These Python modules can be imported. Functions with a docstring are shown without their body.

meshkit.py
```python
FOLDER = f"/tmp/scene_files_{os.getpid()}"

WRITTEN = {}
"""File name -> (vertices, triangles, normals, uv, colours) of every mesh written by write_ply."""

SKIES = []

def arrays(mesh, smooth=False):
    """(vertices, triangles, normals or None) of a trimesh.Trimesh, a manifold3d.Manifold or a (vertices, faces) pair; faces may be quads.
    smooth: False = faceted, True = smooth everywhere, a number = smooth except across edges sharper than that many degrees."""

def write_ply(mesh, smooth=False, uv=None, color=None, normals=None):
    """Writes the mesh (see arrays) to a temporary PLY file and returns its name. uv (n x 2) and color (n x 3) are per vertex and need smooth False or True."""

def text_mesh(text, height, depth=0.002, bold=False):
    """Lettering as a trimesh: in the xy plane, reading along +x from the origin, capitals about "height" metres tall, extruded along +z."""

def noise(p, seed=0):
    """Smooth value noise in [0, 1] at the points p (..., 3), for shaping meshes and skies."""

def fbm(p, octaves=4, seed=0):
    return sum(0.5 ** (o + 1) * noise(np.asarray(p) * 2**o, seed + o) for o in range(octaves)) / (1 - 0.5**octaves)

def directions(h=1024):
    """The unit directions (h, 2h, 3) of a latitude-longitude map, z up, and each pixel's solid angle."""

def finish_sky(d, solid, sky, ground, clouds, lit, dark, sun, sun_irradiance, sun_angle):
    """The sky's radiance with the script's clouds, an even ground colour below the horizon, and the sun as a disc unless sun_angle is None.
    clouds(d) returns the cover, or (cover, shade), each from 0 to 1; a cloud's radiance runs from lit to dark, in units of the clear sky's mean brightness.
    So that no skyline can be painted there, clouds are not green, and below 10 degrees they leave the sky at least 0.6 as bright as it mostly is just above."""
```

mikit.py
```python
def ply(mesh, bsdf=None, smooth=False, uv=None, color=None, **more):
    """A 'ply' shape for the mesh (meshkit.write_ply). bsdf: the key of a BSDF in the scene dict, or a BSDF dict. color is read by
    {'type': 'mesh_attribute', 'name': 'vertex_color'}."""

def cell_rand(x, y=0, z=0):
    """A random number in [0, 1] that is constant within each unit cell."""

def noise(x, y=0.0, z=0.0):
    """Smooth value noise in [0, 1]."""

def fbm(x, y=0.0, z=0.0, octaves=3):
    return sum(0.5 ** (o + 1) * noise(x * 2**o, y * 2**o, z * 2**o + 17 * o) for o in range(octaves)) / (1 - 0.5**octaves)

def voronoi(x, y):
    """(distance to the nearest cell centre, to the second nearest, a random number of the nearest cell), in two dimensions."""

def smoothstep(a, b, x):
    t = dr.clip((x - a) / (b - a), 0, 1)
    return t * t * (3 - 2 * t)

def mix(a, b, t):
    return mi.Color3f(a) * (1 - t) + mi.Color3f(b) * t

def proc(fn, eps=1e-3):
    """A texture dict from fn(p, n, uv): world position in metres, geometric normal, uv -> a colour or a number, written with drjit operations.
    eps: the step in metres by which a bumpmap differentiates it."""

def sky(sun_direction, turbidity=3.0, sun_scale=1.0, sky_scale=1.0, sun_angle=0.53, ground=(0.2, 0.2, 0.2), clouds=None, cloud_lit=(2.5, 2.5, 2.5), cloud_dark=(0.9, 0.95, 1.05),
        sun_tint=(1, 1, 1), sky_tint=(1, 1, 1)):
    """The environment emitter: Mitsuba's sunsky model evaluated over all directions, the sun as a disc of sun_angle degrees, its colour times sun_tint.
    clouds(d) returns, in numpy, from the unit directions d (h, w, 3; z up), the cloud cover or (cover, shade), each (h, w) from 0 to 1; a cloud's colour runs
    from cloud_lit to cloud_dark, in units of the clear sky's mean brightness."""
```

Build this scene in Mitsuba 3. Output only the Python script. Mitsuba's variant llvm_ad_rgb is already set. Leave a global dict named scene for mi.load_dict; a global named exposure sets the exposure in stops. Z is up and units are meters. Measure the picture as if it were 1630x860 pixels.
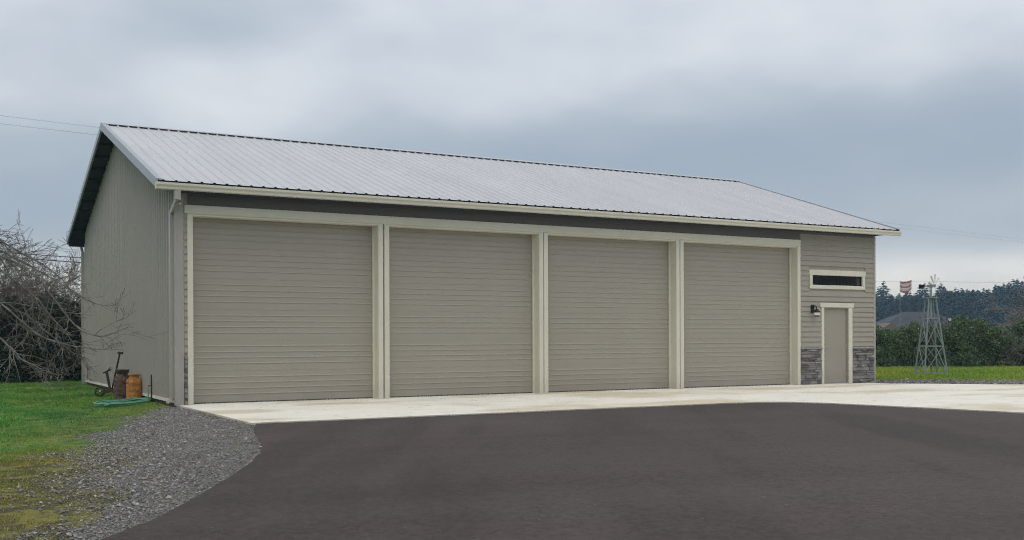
import math, random
import numpy as np, trimesh, mitsuba as mi, drjit as dr
import mikit, meshkit
from mikit import noise, fbm, voronoi, cell_rand, smoothstep, mix
from shapely.geometry import Polygon, Point, LineString, box as sbox
from shapely import contains_xy, distance as sdist, points as spoints

random.seed(11)
rng = np.random.default_rng(11)
scene, labels = {}, {}
T = mi.ScalarTransform4f

# ------------------------------------------------------------------ camera, sky, exposure
YAW, PITCH, ROLL = 0.5118, -0.0028, 0.0036
CAM = np.array([-4.5561, -20.4123, 1.229])
_f = np.array([math.cos(PITCH) * math.sin(YAW), math.cos(PITCH) * math.cos(YAW), math.sin(PITCH)])
_r = np.array([math.cos(YAW), -math.sin(YAW), 0.0])
_u = np.cross(_r, _f)
_up = math.sin(ROLL) * _r + math.cos(ROLL) * _u
scene['camera'] = {
    'type': 'perspective', 'fov': 2 * math.degrees(math.atan(815 / 1690.36)), 'fov_axis': 'x',
    'principal_point_offset_y': -(544.06 - 430) / 860,
    'near_clip': 0.1, 'far_clip': 3000.0,
    'to_world': T().look_at(origin=CAM.tolist(), target=(CAM + _f).tolist(), up=_up.tolist()),
    'medium': {'type': 'ref', 'id': 'air'},
}
exposure = 1.3
SUN = (-0.22, -0.46, 0.86)


def clouds(d):
    x, y, z = d[..., 0], d[..., 1], np.clip(d[..., 2], 0, 1)
    az = np.arctan2(x, y)                                   # clockwise from the back wall's normal
    el = np.degrees(np.arcsin(z))
    # a layered deck: broad rolls stretched along the horizon, finer mottling on top
    q = np.stack([x / (z + 0.22), y / (z + 0.22), z * 0.0], -1)
    big = meshkit.fbm(q * 0.9 + [3.1, 7.7, 0.4], 4, seed=5)
    fine = meshkit.fbm(q * 2.8 + [1.3, 2.2, 0.9], 4, seed=9)
    band = meshkit.fbm(np.stack([az * 7.5, el / 3.4, az * 0 + 2.0], -1), 4, seed=21)
    wisp = meshkit.fbm(np.stack([az * 13, el / 1.5, az * 0 + 5.0], -1), 3, seed=33)
    r = np.degrees((az - YAW + np.pi) % (2 * np.pi) - np.pi)
    shade = 0.475 + 0.38 * (big - 0.5) + 0.24 * (fine - 0.5) + 0.26 * (band - 0.5) + 0.09 * (wisp - 0.5)
    # the belt of darker blue cloud low down, and the paler strip of thin cloud under it
    shade = shade + (0.56 + 0.4 * (band - 0.5)) * np.exp(-((el - 8.3 - 0.05 * r) / 3.0) ** 2) + 0.20 * np.exp(-((el - 5.3) / 1.6) ** 2) - (0.22 + 0.4 * (wisp - 0.5)) * np.exp(-((el - 3.2) / 1.1) ** 2)
    shade = shade + 0.16 * np.exp(-((el - 9.8) / 3.0) ** 2 - ((r - 22) / 10.0) ** 2)
    shade = shade + 0.18 * np.exp(-((el - 16.2) / 2.2) ** 2 - ((r + 16) / 6.0) ** 2)
    # towards the zenith the deck brightens, as overcast skies do
    shade = shade - 0.42 * np.clip((el - 17) / 45, 0, 1)
    shade = np.where(shade > 0.58, 0.58 + 0.25 * (1 - np.exp(-(shade - 0.58) / 0.25)), shade)      # the thickest cloud levels off softly
    return np.ones_like(z), np.clip(shade, 0, 1)


scene['sky'] = mikit.sky(SUN, turbidity=4, sun_scale=0.16, sun_angle=40, clouds=clouds,
                         cloud_lit=(4.15, 4.28, 4.52), cloud_dark=(0.74, 1.09, 1.56), ground=(0.12, 0.13, 0.10))

# ------------------------------------------------------------------ helpers


def put(key, mesh, mat, smooth=False, color=None, label=None, cat=None, group=None, kind=None, **kw):
    k = number(key)
    scene[k] = mikit.ply(mesh, mat, smooth=smooth, color=color, **kw)
    if label or cat or group or kind:
        tag(k, label, cat, group, kind)
    return k


def number(key):
    if key not in scene and key not in labels:
        return key
    n = 1
    while f'{key}_{n:03d}' in scene or f'{key}_{n:03d}' in labels:
        n += 1
    return f'{key}_{n:03d}'


def tag(k, label=None, cat=None, group=None, kind=None):
    d = labels.setdefault(k, {})
    for n, v in (('label', label), ('category', cat), ('group', group), ('kind', kind)):
        if v:
            d[n] = v


def thing(name, label, cat, group=None):
    k = number(name)
    tag(k, label, cat, group)
    return k


def V(*m):
    return trimesh.util.concatenate(m)


def bx(x0, x1, y0, y1, z0, z1):
    m = trimesh.creation.box((abs(x1 - x0), abs(y1 - y0), abs(z1 - z0)))
    m.apply_translation(((x0 + x1) / 2, (y0 + y1) / 2, (z0 + z1) / 2))
    return m


def bev(x0, x1, y0, y1, z0, z1, r=0.006):
    """a box with chamfered edges"""
    import manifold3d as m3
    pts = []
    for sx in (0, 1):
        for sy in (0, 1):
            for sz in (0, 1):
                c = np.array([x1 if sx else x0, y1 if sy else y0, z1 if sz else z0], float)
                s = np.array([-1 if sx else 1, -1 if sy else 1, -1 if sz else 1]) * r
                for k in range(3):
                    o = s.copy(); o[k] = 0
                    pts.append(c + o)
    return trimesh.convex.convex_hull(np.array(pts))


def poly(pts):
    return pts if isinstance(pts, Polygon) else Polygon(pts)


def ext_x(pts, x0, x1):                    # polygon in (y, z) pulled along x
    m = trimesh.creation.extrude_polygon(poly(pts), x1 - x0, engine='earcut')
    v = np.array(m.vertices)
    return trimesh.Trimesh(np.stack([v[:, 2] + x0, v[:, 0], v[:, 1]], 1), m.faces, process=False)


def ext_z(pts, z0, z1):
    m = trimesh.creation.extrude_polygon(poly(pts), z1 - z0, engine='earcut')
    m.apply_translation((0, 0, z0))
    return m


def beam(p, q, w, h=None, up=(0, 0, 1)):
    p, q = np.asarray(p, float), np.asarray(q, float)
    h = h or w
    t = q - p; L = np.linalg.norm(t); t /= L
    a = np.cross(t, up)
    if np.linalg.norm(a) < 1e-4:
        a = np.cross(t, (1, 0, 0))
    a /= np.linalg.norm(a); b = np.cross(a, t)
    m = trimesh.creation.box((w, L, h))
    M = np.eye(4); M[:3, 0], M[:3, 1], M[:3, 2], M[:3, 3] = a, t, b, (p + q) / 2
    m.apply_transform(M)
    return m


def tubes(paths, sides=5):
    """paths: list of (points, radii) -> one mesh"""
    vs, fs, at = [], [], 0
    ang = np.arange(sides) * 2 * np.pi / sides
    for p, r in paths:
        p = np.asarray(p, float)
        t = np.gradient(p, axis=0); t /= np.linalg.norm(t, axis=1, keepdims=True) + 1e-12
        ref = np.array([0.31, 0.22, 0.92]) if abs(t[0, 2]) < 0.8 else np.array([0.9, 0.3, 0.1])
        a = np.cross(t, ref); a /= np.linalg.norm(a, axis=1, keepdims=True) + 1e-12
        b = np.cross(t, a)
        rr = np.broadcast_to(r, (len(p),))[:, None, None]
        v = p[:, None] + rr * (np.cos(ang)[None, :, None] * a[:, None] + np.sin(ang)[None, :, None] * b[:, None])
        n = len(p)
        i, j = np.meshgrid(np.arange(n - 1), np.arange(sides), indexing='ij')
        i, j = i.ravel(), j.ravel()
        q = np.stack([i * sides + j, i * sides + (j + 1) % sides, (i + 1) * sides + (j + 1) % sides, (i + 1) * sides + j], 1)
        f = np.vstack([q[:, [0, 1, 2]], q[:, [0, 2, 3]]])
        vs.append(v.reshape(-1, 3)); fs.append(f[:, ::-1] + at); at += n * sides
    return trimesh.Trimesh(np.vstack(vs), np.vstack(fs), process=False)


def lathe(prof, at=(0, 0, 0), n=28):
    m = trimesh.creation.revolve(np.array(prof), sections=n)
    m.apply_translation(at)
    return m


def soup(tri):                               # (n,3,3) triangles -> mesh
    tri = np.asarray(tri)
    return trimesh.Trimesh(tri.reshape(-1, 3), np.arange(len(tri) * 3).reshape(-1, 3), process=False)


# ------------------------------------------------------------------ materials
def flat(name, c, rough=0.7, metallic=0.0, spec=0.4, two=True):
    b = {'type': 'principled', 'base_color': {'type': 'rgb', 'value': list(c)} if not isinstance(c, dict) else c,
         'roughness': rough, 'metallic': metallic, 'specular': spec}
    scene[name] = {'type': 'twosided', 'bsdf': b} if two else b


def painted(base, amt, streak):
    base = mi.Color3f(base) if False else base

    def fn(p, n, uv):
        m = fbm(p.x * 1.3, p.y * 1.3, p.z * 1.3, 4) - 0.5
        s = noise((p.x + p.y) * 9, p.z * 0.6) - 0.5
        g = smoothstep(0.55, 0.0, p.z) * (0.4 + 0.6 * noise((p.x + p.y) * 3, p.z * 4))   # splash dirt
        k = 1 + amt * m + streak * s
        return mi.Color3f(*base) * k * (1 - 0.16 * g)
    return fn


TAUPE = (0.350, 0.320, 0.266)
scene['paint_taupe'] = {'type': 'twosided', 'bsdf': {'type': 'principled', 'base_color': mikit.proc(painted(TAUPE, 0.10, 0.04)), 'roughness': 0.55, 'specular': 0.4}}
scene['paint_door'] = {'type': 'twosided', 'bsdf': {'type': 'principled', 'base_color': mikit.proc(painted((0.370, 0.341, 0.284), 0.07, 0.02)), 'roughness': 0.5, 'specular': 0.4}}
scene['paint_gable'] = {'type': 'twosided', 'bsdf': {'type': 'principled', 'base_color': mikit.proc(painted((0.385, 0.366, 0.332), 0.10, 0.04)), 'roughness': 0.38, 'specular': 0.55}}
scene['paint_trim'] = {'type': 'twosided', 'bsdf': {'type': 'principled', 'base_color': mikit.proc(painted((0.70, 0.675, 0.56), 0.08, 0.04)), 'roughness': 0.5, 'specular': 0.4}}
flat('dark_gap', (0.012, 0.013, 0.016), 0.9)
flat('ridge_dark', (0.055, 0.062, 0.070), 0.9)
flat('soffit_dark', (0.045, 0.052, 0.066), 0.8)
flat('painted_eave_shade', (0.150, 0.143, 0.135), 0.8)  # charcoal colour that paints in the shade under the eave
flat('black_metal', (0.012, 0.011, 0.010), 0.5)
flat('frosted_glass', (0.85, 0.84, 0.80), 0.15, spec=0.6)
flat('white_plastic', (0.72, 0.70, 0.64), 0.4)
flat('steel', (0.55, 0.55, 0.55), 0.3, 1.0)
flat('galvanised', (0.30, 0.33, 0.345), 0.55, 0.35)
flat('wire_black', (0.02, 0.02, 0.022), 0.7)
flat('rubber_seal', (0.10, 0.098, 0.092), 0.8)
flat('rake_metal', (0.37, 0.395, 0.43), 0.4, 0.5)
scene['glass'] = {'type': 'thindielectric', 'specular_reflectance': {'type': 'rgb', 'value': 0.15}}


def roof_fn(p, n, uv):
    m = fbm(p.x * 2.2, p.y * 0.5, 0, 4)
    f = fbm(p.x * 24, p.y * 6, 0, 3)
    pan = cell_rand(dr.floor((p.x + 0.726) / 0.9255))
    return mi.Color3f(0.525, 0.535, 0.550) * (0.90 + 0.16 * m + 0.06 * f + 0.05 * pan)


scene['roof_metal'] = {'type': 'twosided', 'bsdf': {'type': 'principled', 'base_color': mikit.proc(roof_fn), 'roughness': 0.48, 'metallic': 0.55, 'specular': 0.4}}


def rust_fn(p, n, uv):
    m = fbm(p.x * 30, p.y * 30, p.z * 22, 4)
    s = smoothstep(0.38, 0.62, m)
    d = smoothstep(0.5, 0.75, fbm(p.x * 12, p.y * 12, p.z * 9 + 5, 4))
    return mix(mix((0.55, 0.255, 0.055), (0.36, 0.14, 0.032), s), (0.15, 0.06, 0.022), d * 0.7)


def rust2_fn(p, n, uv):
    m = fbm(p.x * 26, p.y * 26, p.z * 16, 4)
    s = smoothstep(0.42, 0.6, m)
    d = smoothstep(0.52, 0.7, fbm(p.x * 9, p.y * 9, p.z * 20 + 3, 4))
    return mix(mix((0.115, 0.095, 0.080), (0.10, 0.050, 0.028), s), (0.035, 0.022, 0.016), d)


def iron_fn(p, n, uv):
    s = fbm(p.x * 40, p.y * 40, p.z * 30, 3)
    return mix((0.028, 0.020, 0.016), (0.075, 0.042, 0.028), smoothstep(0.4, 0.65, s))


for nm, fn, r in (('rust_orange', rust_fn, 0.75), ('rust_dark', rust2_fn, 0.8), ('rusty_iron', iron_fn, 0.75)):
    scene[nm] = {'type': 'twosided', 'bsdf': {'type': 'principled', 'base_color': mikit.proc(fn), 'roughness': r}}


def hose_fn(p, n, uv):
    return mix((0.07, 0.28, 0.19), (0.20, 0.46, 0.34), noise(p.x * 30, p.y * 30, p.z * 30))


scene['hose_green'] = {'type': 'twosided', 'bsdf': {'type': 'principled', 'base_color': mikit.proc(hose_fn), 'roughness': 0.5}}


def concrete_fn(p, n, uv):
    broad = fbm(p.x * 0.45, p.y * 0.9, 0, 4)
    mid = fbm(p.x * 2.5, p.y * 3.5, 4, 4)
    fine = fbm(p.x * 34, p.y * 34, 0, 3)
    streak = noise(p.x * 1.0 + p.y * 0.2, p.y * 7)
    stain = smoothstep(0.52, 0.75, broad)
    c = mix((0.545, 0.525, 0.465), (0.440, 0.395, 0.300), stain)
    spots = smoothstep(0.72, 0.80, fbm(p.x * 6, p.y * 6, 9, 3))
    return c * (0.88 + 0.14 * mid + 0.09 * fine + 0.05 * streak) * (1 - 0.20 * spots)


scene['concrete'] = {'type': 'twosided', 'bsdf': {'type': 'principled', 'base_color': mikit.proc(concrete_fn), 'roughness': 0.85, 'specular': 0.3}}


def asphalt_fn(p, n, uv):
    g = cell_rand(dr.floor(p.x * 95), dr.floor(p.y * 95), 0)
    g2 = noise(p.x * 45, p.y * 45)
    broad = fbm(p.x * 0.35 + 3, p.y * 0.6, 0, 4)
    roll = fbm(p.x * 0.25 + p.y * 1.1, p.y * 0.16 - p.x * 0.05, 7, 4)          # paver and roller lanes
    lane = smoothstep(0.35, 0.65, fbm(p.x * 0.9 - p.y * 0.55, p.y * 0.12 + p.x * 0.16, 3, 3))
    chip = smoothstep(0.9985, 0.9995, cell_rand(dr.floor(p.x * 75), dr.floor(p.y * 75), 5))
    base = mix((0.031, 0.0245, 0.0220), (0.061, 0.0500, 0.0452), 0.55 * broad + 0.45 * roll)
    warm = smoothstep(0.40, 0.66, fbm(p.x * 0.5 + 11, p.y * 0.8 + 2, 1, 4)) * smoothstep(6.0, -1.0, p.x)
    base = base * mix((1.0, 1.0, 1.0), (0.98, 0.87, 0.88), warm)
    g3 = noise(p.x * 22, p.y * 22)
    return base * (0.58 + 0.26 * g + 0.24 * g2 + 0.32 * g3 + 0.26 * (lane - 0.5)) + mi.Color3f(0.06) * chip


def asphalt_h(p, n, uv):
    return noise(p.x * 70, p.y * 70) * 0.6 + noise(p.x * 150, p.y * 150) * 0.4


scene['asphalt'] = {'type': 'bumpmap', 'arbitrary': mikit.proc(asphalt_h, 3e-3), 'scale': 0.004,
                    'bsdf': {'type': 'principled', 'base_color': mikit.proc(asphalt_fn), 'roughness': 0.82, 'specular': 0.35}}


def soil_fn(p, n, uv):
    m = fbm(p.x * 0.9, p.y * 0.9, 0, 4)
    f = fbm(p.x * 14, p.y * 14, 0, 4)
    far = smoothstep(15, 40, dr.sqrt(dr.square(p.x + 4.5) + dr.square(p.y + 20.4)))
    green = mix((0.055, 0.15, 0.028), (0.11, 0.18, 0.03), smoothstep(0.35, 0.65, m))
    spot = smoothstep(0.42, 0.60, fbm(p.x * 7.5, p.y * 7.5, 2, 4))
    soil = mix(mix((0.036, 0.027, 0.019), (0.075, 0.055, 0.036), f), (0.125, 0.110, 0.036), spot)
    near = smoothstep(-6.5, -8.5, p.y) * (1 - far)
    return mix(mix(soil, green, 0.55 - 0.45 * near), green, far) * (0.75 + 0.5 * f)


scene['lawn_soil'] = {'type': 'twosided', 'bsdf': {'type': 'principled', 'base_color': mikit.proc(soil_fn), 'roughness': 0.95, 'specular': 0.2}}


def gravel_fn(p, n, uv):
    d1, d2, r = voronoi(p.x * 42, p.y * 42)
    return mi.Color3f(0.17, 0.165, 0.16) * (0.35 + 0.9 * r) * smoothstep(0.0, 0.25, d2 - d1)


scene['gravel_bed'] = {'type': 'twosided', 'bsdf': {'type': 'principled', 'base_color': mikit.proc(gravel_fn), 'roughness': 0.95, 'specular': 0.2}}

VC = {'type': 'mesh_attribute', 'name': 'vertex_color'}
scene['stone_vc'] = {'type': 'twosided', 'bsdf': {'type': 'principled', 'base_color': VC, 'roughness': 0.9, 'specular': 0.25}}
scene['leaf_vc'] = {'type': 'twosided', 'bsdf': {'type': 'principled', 'base_color': VC, 'roughness': 0.75, 'specular': 0.25}}


def ledge_fn(k):
    base = [(0.215, 0.205, 0.200), (0.29, 0.28, 0.27), (0.13, 0.125, 0.128), (0.25, 0.225, 0.205), (0.42, 0.41, 0.40)][k]

    def fn(p, n, uv):
        m = fbm(p.x * 22, p.y * 22, p.z * 40, 4)
        return mi.Color3f(*base) * (0.55 + 0.9 * m)
    return fn


for k in range(5):
    scene[f'ledge_stone_{k}'] = {'type': 'twosided', 'bsdf': {'type': 'principled', 'base_color': mikit.proc(ledge_fn(k)), 'roughness': 0.9}}


def bark_fn(p, n, uv):
    m = fbm(p.x * 25, p.y * 25, p.z * 25, 3)
    lich = smoothstep(0.50, 0.68, fbm(p.x * 9, p.y * 9, p.z * 9 + 3, 3))
    return mix(mix((0.10, 0.092, 0.080), (0.18, 0.167, 0.148), m), (0.27, 0.275, 0.235), lich * 0.7)


scene['bark_grey'] = {'type': 'twosided', 'bsdf': {'type': 'principled', 'base_color': mikit.proc(bark_fn), 'roughness': 0.9}}
flat('bark_brown', (0.060, 0.047, 0.036), 0.9)
flat('twig_brown', (0.19, 0.165, 0.135), 0.9)
flat('twig_red', (0.10, 0.048, 0.042), 0.9)


def shingle_fn(p, n, uv):
    r = cell_rand(dr.floor(p.z * 9), dr.floor((p.x - p.y) * 2.2))
    return mi.Color3f(0.044, 0.050, 0.060) * (0.75 + 0.4 * r)


scene['shingles'] = {'type': 'twosided', 'bsdf': {'type': 'principled', 'base_color': mikit.proc(shingle_fn), 'roughness': 0.9}}
flat('house_wall', (0.14, 0.10, 0.075), 0.9)
flat('flag_red', (0.36, 0.11, 0.12), 0.8)
flat('flag_white', (0.50, 0.47, 0.47), 0.8)
flat('forest_floor', (0.035, 0.050, 0.030), 0.95)

# ------------------------------------------------------------------ ground
GRAV, ASPH, LAWN = -0.032, -0.018, -0.040      # levels under the slab's top at z = 0
asph_left = [(-0.16, -4.86), (-0.38, -5.5), (-0.62, -6.4), (-0.87, -7.55), (-1.2, -8.7), (-1.59, -9.71), (-2.14, -10.88), (-2.72, -12.02), (-3.15, -12.81), (-3.53, -13.33),
             (-4.5, -14.6), (-6.0, -16.4), (-8.5, -18.6), (-13, -21.5), (-13, -60), (60, -60)]
asphalt_poly = Polygon(asph_left + [(60, -52), (17.5, -38), (13.6, -22), (11.9, -13.2), (11.15, -9.47), (10.78, -7.5), (10.42, -5.9), (10.05, -5.22), (9.5, -4.95), (8.8, -4.87)])
concrete_poly = Polygon([(-0.24, -4.86), (8.8, -4.87), (9.5, -4.95), (10.05, -5.22), (10.42, -5.9), (10.78, -7.5), (11.15, -9.47), (11.9, -13.2), (13.6, -22), (17.5, -38), (60, -52), (60, -44),
                         (30, -12.0), (20.43, -2.96), (18.0, -0.75), (18.0, 0.30), (-0.24, 0.30)])
gravel_left = Polygon([(-0.24, 0.2), (-0.24, -4.86)] + asph_left[:13] + [(-8.9, -18.0), (-6.3, -15.7), (-4.7, -13.9), (-4.0, -12.8), (-3.65, -12.2), (-3.45, -11.4), (-3.70, -10.2), (-3.30, -9.2), (-2.95, -8.0),
                       (-2.55, -5.6), (-2.05, -3.7), (-1.35, -2.35), (-0.9, -1.2), (-0.62, 0.1)])
gravel_right = Polygon([(18.27, 0.1), (18.0, -0.75), (20.43, -2.96), (30, -12.0), (32.5, -9.8), (23.38, -0.89), (20.34, 1.81), (18.4, 3.2)])


def sheet(pg, z0, z1, seg=0.4):
    m = ext_z(pg.simplify(0.001), z0, z1)
    return m


def ground_z(x, y):
    p = np.stack([np.asarray(x), np.asarray(y), np.zeros_like(x)], -1)
    n = (meshkit.fbm(p * 0.35, 3, seed=3) - 0.5) * 0.10 + (meshkit.fbm(p * 1.7, 3, seed=4) - 0.5) * 0.05
    pts = spoints(x, y)
    away = np.clip(np.minimum.reduce([sdist(asphalt_poly, pts), sdist(concrete_poly, pts), sdist(gravel_left, pts), sdist(gravel_right, pts),
                                      sdist(sbox(-0.4, -0.1, 18.4, 12.3), pts)]) / 1.2, 0, 1)
    return LAWN + n * away


def grid_mesh(xs, ys, zf):
    X, Y = np.meshgrid(xs, ys, indexing='ij')
    Z = zf(X.ravel(), Y.ravel())
    v = np.stack([X.ravel(), Y.ravel(), Z], 1)
    nx, ny = len(xs), len(ys)
    i, j = np.meshgrid(np.arange(nx - 1), np.arange(ny - 1), indexing='ij')
    a = (i * ny + j).ravel()
    return trimesh.Trimesh(v, np.vstack([np.stack([a, a + ny, a + ny + 1], 1), np.stack([a, a + ny + 1, a + 1], 1)]), process=False)


def axis(lo, hi, fine0, fine1, step):
    mid = np.arange(fine0, fine1 + 1e-6, step)
    def out(d):
        s, r = step, []
        x = 0
        while x < d:
            s *= 1.25; x += s; r.append(x)
        return np.array(r)
    a = fine0 - out(fine0 - lo)[::-1]
    b = fine1 + out(hi - fine1)
    return np.concatenate([a, mid, b])


lawn = grid_mesh(axis(-1500, 1500, -14, 42, 0.22), axis(-1500, 1500, -22, 26, 0.22), ground_z)
put('ground', lawn, 'lawn_soil', smooth=True, label='green lawn and soil around the garage, reaching to the hills', kind='structure')
put('asphalt_driveway', sheet(asphalt_poly, -0.16, ASPH), 'asphalt', label='dark new asphalt driveway in front of the concrete apron', kind='structure')
put('concrete_apron', sheet(concrete_poly, -0.18, 0.0), 'concrete', label='pale concrete apron along the garage doors', kind='structure')
def ragged(pg, keep_side):
    ring = np.array(pg.exterior.segmentize(0.22).coords)[:-1]
    out = []
    for x, y in ring:
        if keep_side.distance(Point(x, y)) < 0.03:
            out.append((x, y)); continue
        k = 0.10 + 0.55 * float(meshkit.fbm(np.array([x * 1.6, y * 1.6, 3.0]), 3, seed=12)) * (1.5 if y < -7.5 else 0.8)
        c = keep_side.exterior.interpolate(keep_side.exterior.project(Point(x, y)))
        d = np.array([c.x - x, c.y - y]); L = np.linalg.norm(d)
        d = d / L * min(k, L * 0.75)
        out.append((x + d[0], y + d[1]))
    return Polygon(out).buffer(0)


gb = put('gravel_path', sheet(ragged(gravel_left, asphalt_poly.union(concrete_poly)), -0.25, GRAV), 'gravel_bed', label='grey gravel strip between lawn and asphalt', kind='structure')
gr = put('gravel_verge', sheet(gravel_right, -0.25, GRAV), 'gravel_bed', label='gravel verge beyond the far edge of the concrete', kind='structure')


# stones: little skewed octahedra lying on the bed, straying past its edge
def sample_poly(pg, n, margin):
    x0, y0, x1, y1 = pg.buffer(margin).bounds
    P = rng.uniform((x0, y0), (x1, y1), (n, 2))
    return P


def stones(P, size, zf, cols):
    n = len(P)
    base = np.array([[1, 0, 0], [-1, 0, 0], [0, 1, 0], [0, -1, 0], [0, 0, 1], [0, 0, -1.0]])
    F = np.array([[0, 2, 4], [2, 1, 4], [1, 3, 4], [3, 0, 4], [2, 0, 5], [1, 2, 5], [3, 1, 5], [0, 3, 5]])
    s = size[:, None, None] * rng.uniform(0.55, 1.25, (n, 6, 1)) * base[None]
    s[..., 2] *= 0.7
    a, b = rng.uniform(0, 2 * np.pi, n), rng.normal(0, 0.35, n)
    ca, sa, cb, sb = np.cos(a), np.sin(a), np.cos(b), np.sin(b)
    x, y, z = s[..., 0], s[..., 1], s[..., 2]
    x, z = x * cb[:, None] - z * sb[:, None], x * sb[:, None] + z * cb[:, None]
    v = np.stack([x * ca[:, None] - y * sa[:, None] + P[:, None, 0], x * sa[:, None] + y * ca[:, None] + P[:, None, 1], z + zf[:, None]], -1)
    f = (F[None] + 6 * np.arange(n)[:, None, None]).reshape(-1, 3)
    return trimesh.Trimesh(v.reshape(-1, 3), f, process=False), np.repeat(cols, 6, 0)


def stone_cols(n):
    g = rng.lognormal(math.log(0.21), 0.40, n)
    tint = np.array([[1.0, 0.97, 0.93], [1.03, 1.0, 0.93], [0.98, 0.99, 1.0], [1.1, 0.97, 0.84]])[rng.integers(0, 4, n)]
    return np.clip(g[:, None] * tint, 0.03, 0.5)


def gravel_edge(P):
    """signed: > 0 well inside the strip"""
    pts = spoints(P[:, 0], P[:, 1])
    return np.where(contains_xy(gravel_left, P[:, 0], P[:, 1]), sdist(gravel_left.exterior, pts), -sdist(gravel_left, pts))


hard = asphalt_poly.union(concrete_poly).union(sbox(-0.35, -0.05, 18.4, 12.3))
P = sample_poly(gravel_left.intersection(sbox(-6, -15.5, 1, 1)), 640000, 1.2)
e = gravel_edge(P)
wob = (meshkit.fbm(np.c_[P * 1.3, P[:, 0] * 0], 3, seed=8) - 0.5)
fade = np.where(P[:, 1] < -7.2, 0.95, 0.55)
dens = np.clip(0.55 + (e + 1.5 * wob) / fade, 0.0, 1) ** 1.5
dens = np.where(e < 0, dens * 0.55, dens)
keep = (rng.random(len(P)) < dens) & (~contains_xy(hard.buffer(-0.02), P[:, 0], P[:, 1]) | (rng.random(len(P)) < 0.0)) & (P[:, 1] > -15.6)
keep &= rng.random(len(P)) < 0.62
P = P[keep]
sz = np.clip(rng.lognormal(math.log(0.0068), 0.45, len(P)), 0.004, 0.030)
zz = np.where(gravel_edge(P) > 0, GRAV, ground_z(P[:, 0], P[:, 1]) + 0.005) + sz * rng.uniform(0.1, 0.8, len(P))
m, c = stones(P, sz, zz, stone_cols(len(P)))
put('gravel_path__stones', m, 'stone_vc', color=c, kind='stuff')
P = sample_poly(gravel_right.intersection(sbox(17, -8, 30, 4)), 26000, 0.3)
P = P[contains_xy(gravel_right.buffer(0.15), P[:, 0], P[:, 1]) & ~contains_xy(hard, P[:, 0], P[:, 1])]
sz = np.clip(rng.lognormal(math.log(0.018), 0.4, len(P)), 0.006, 0.05)
m, c = stones(P, sz, GRAV + sz * 0.4, stone_cols(len(P)))
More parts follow.
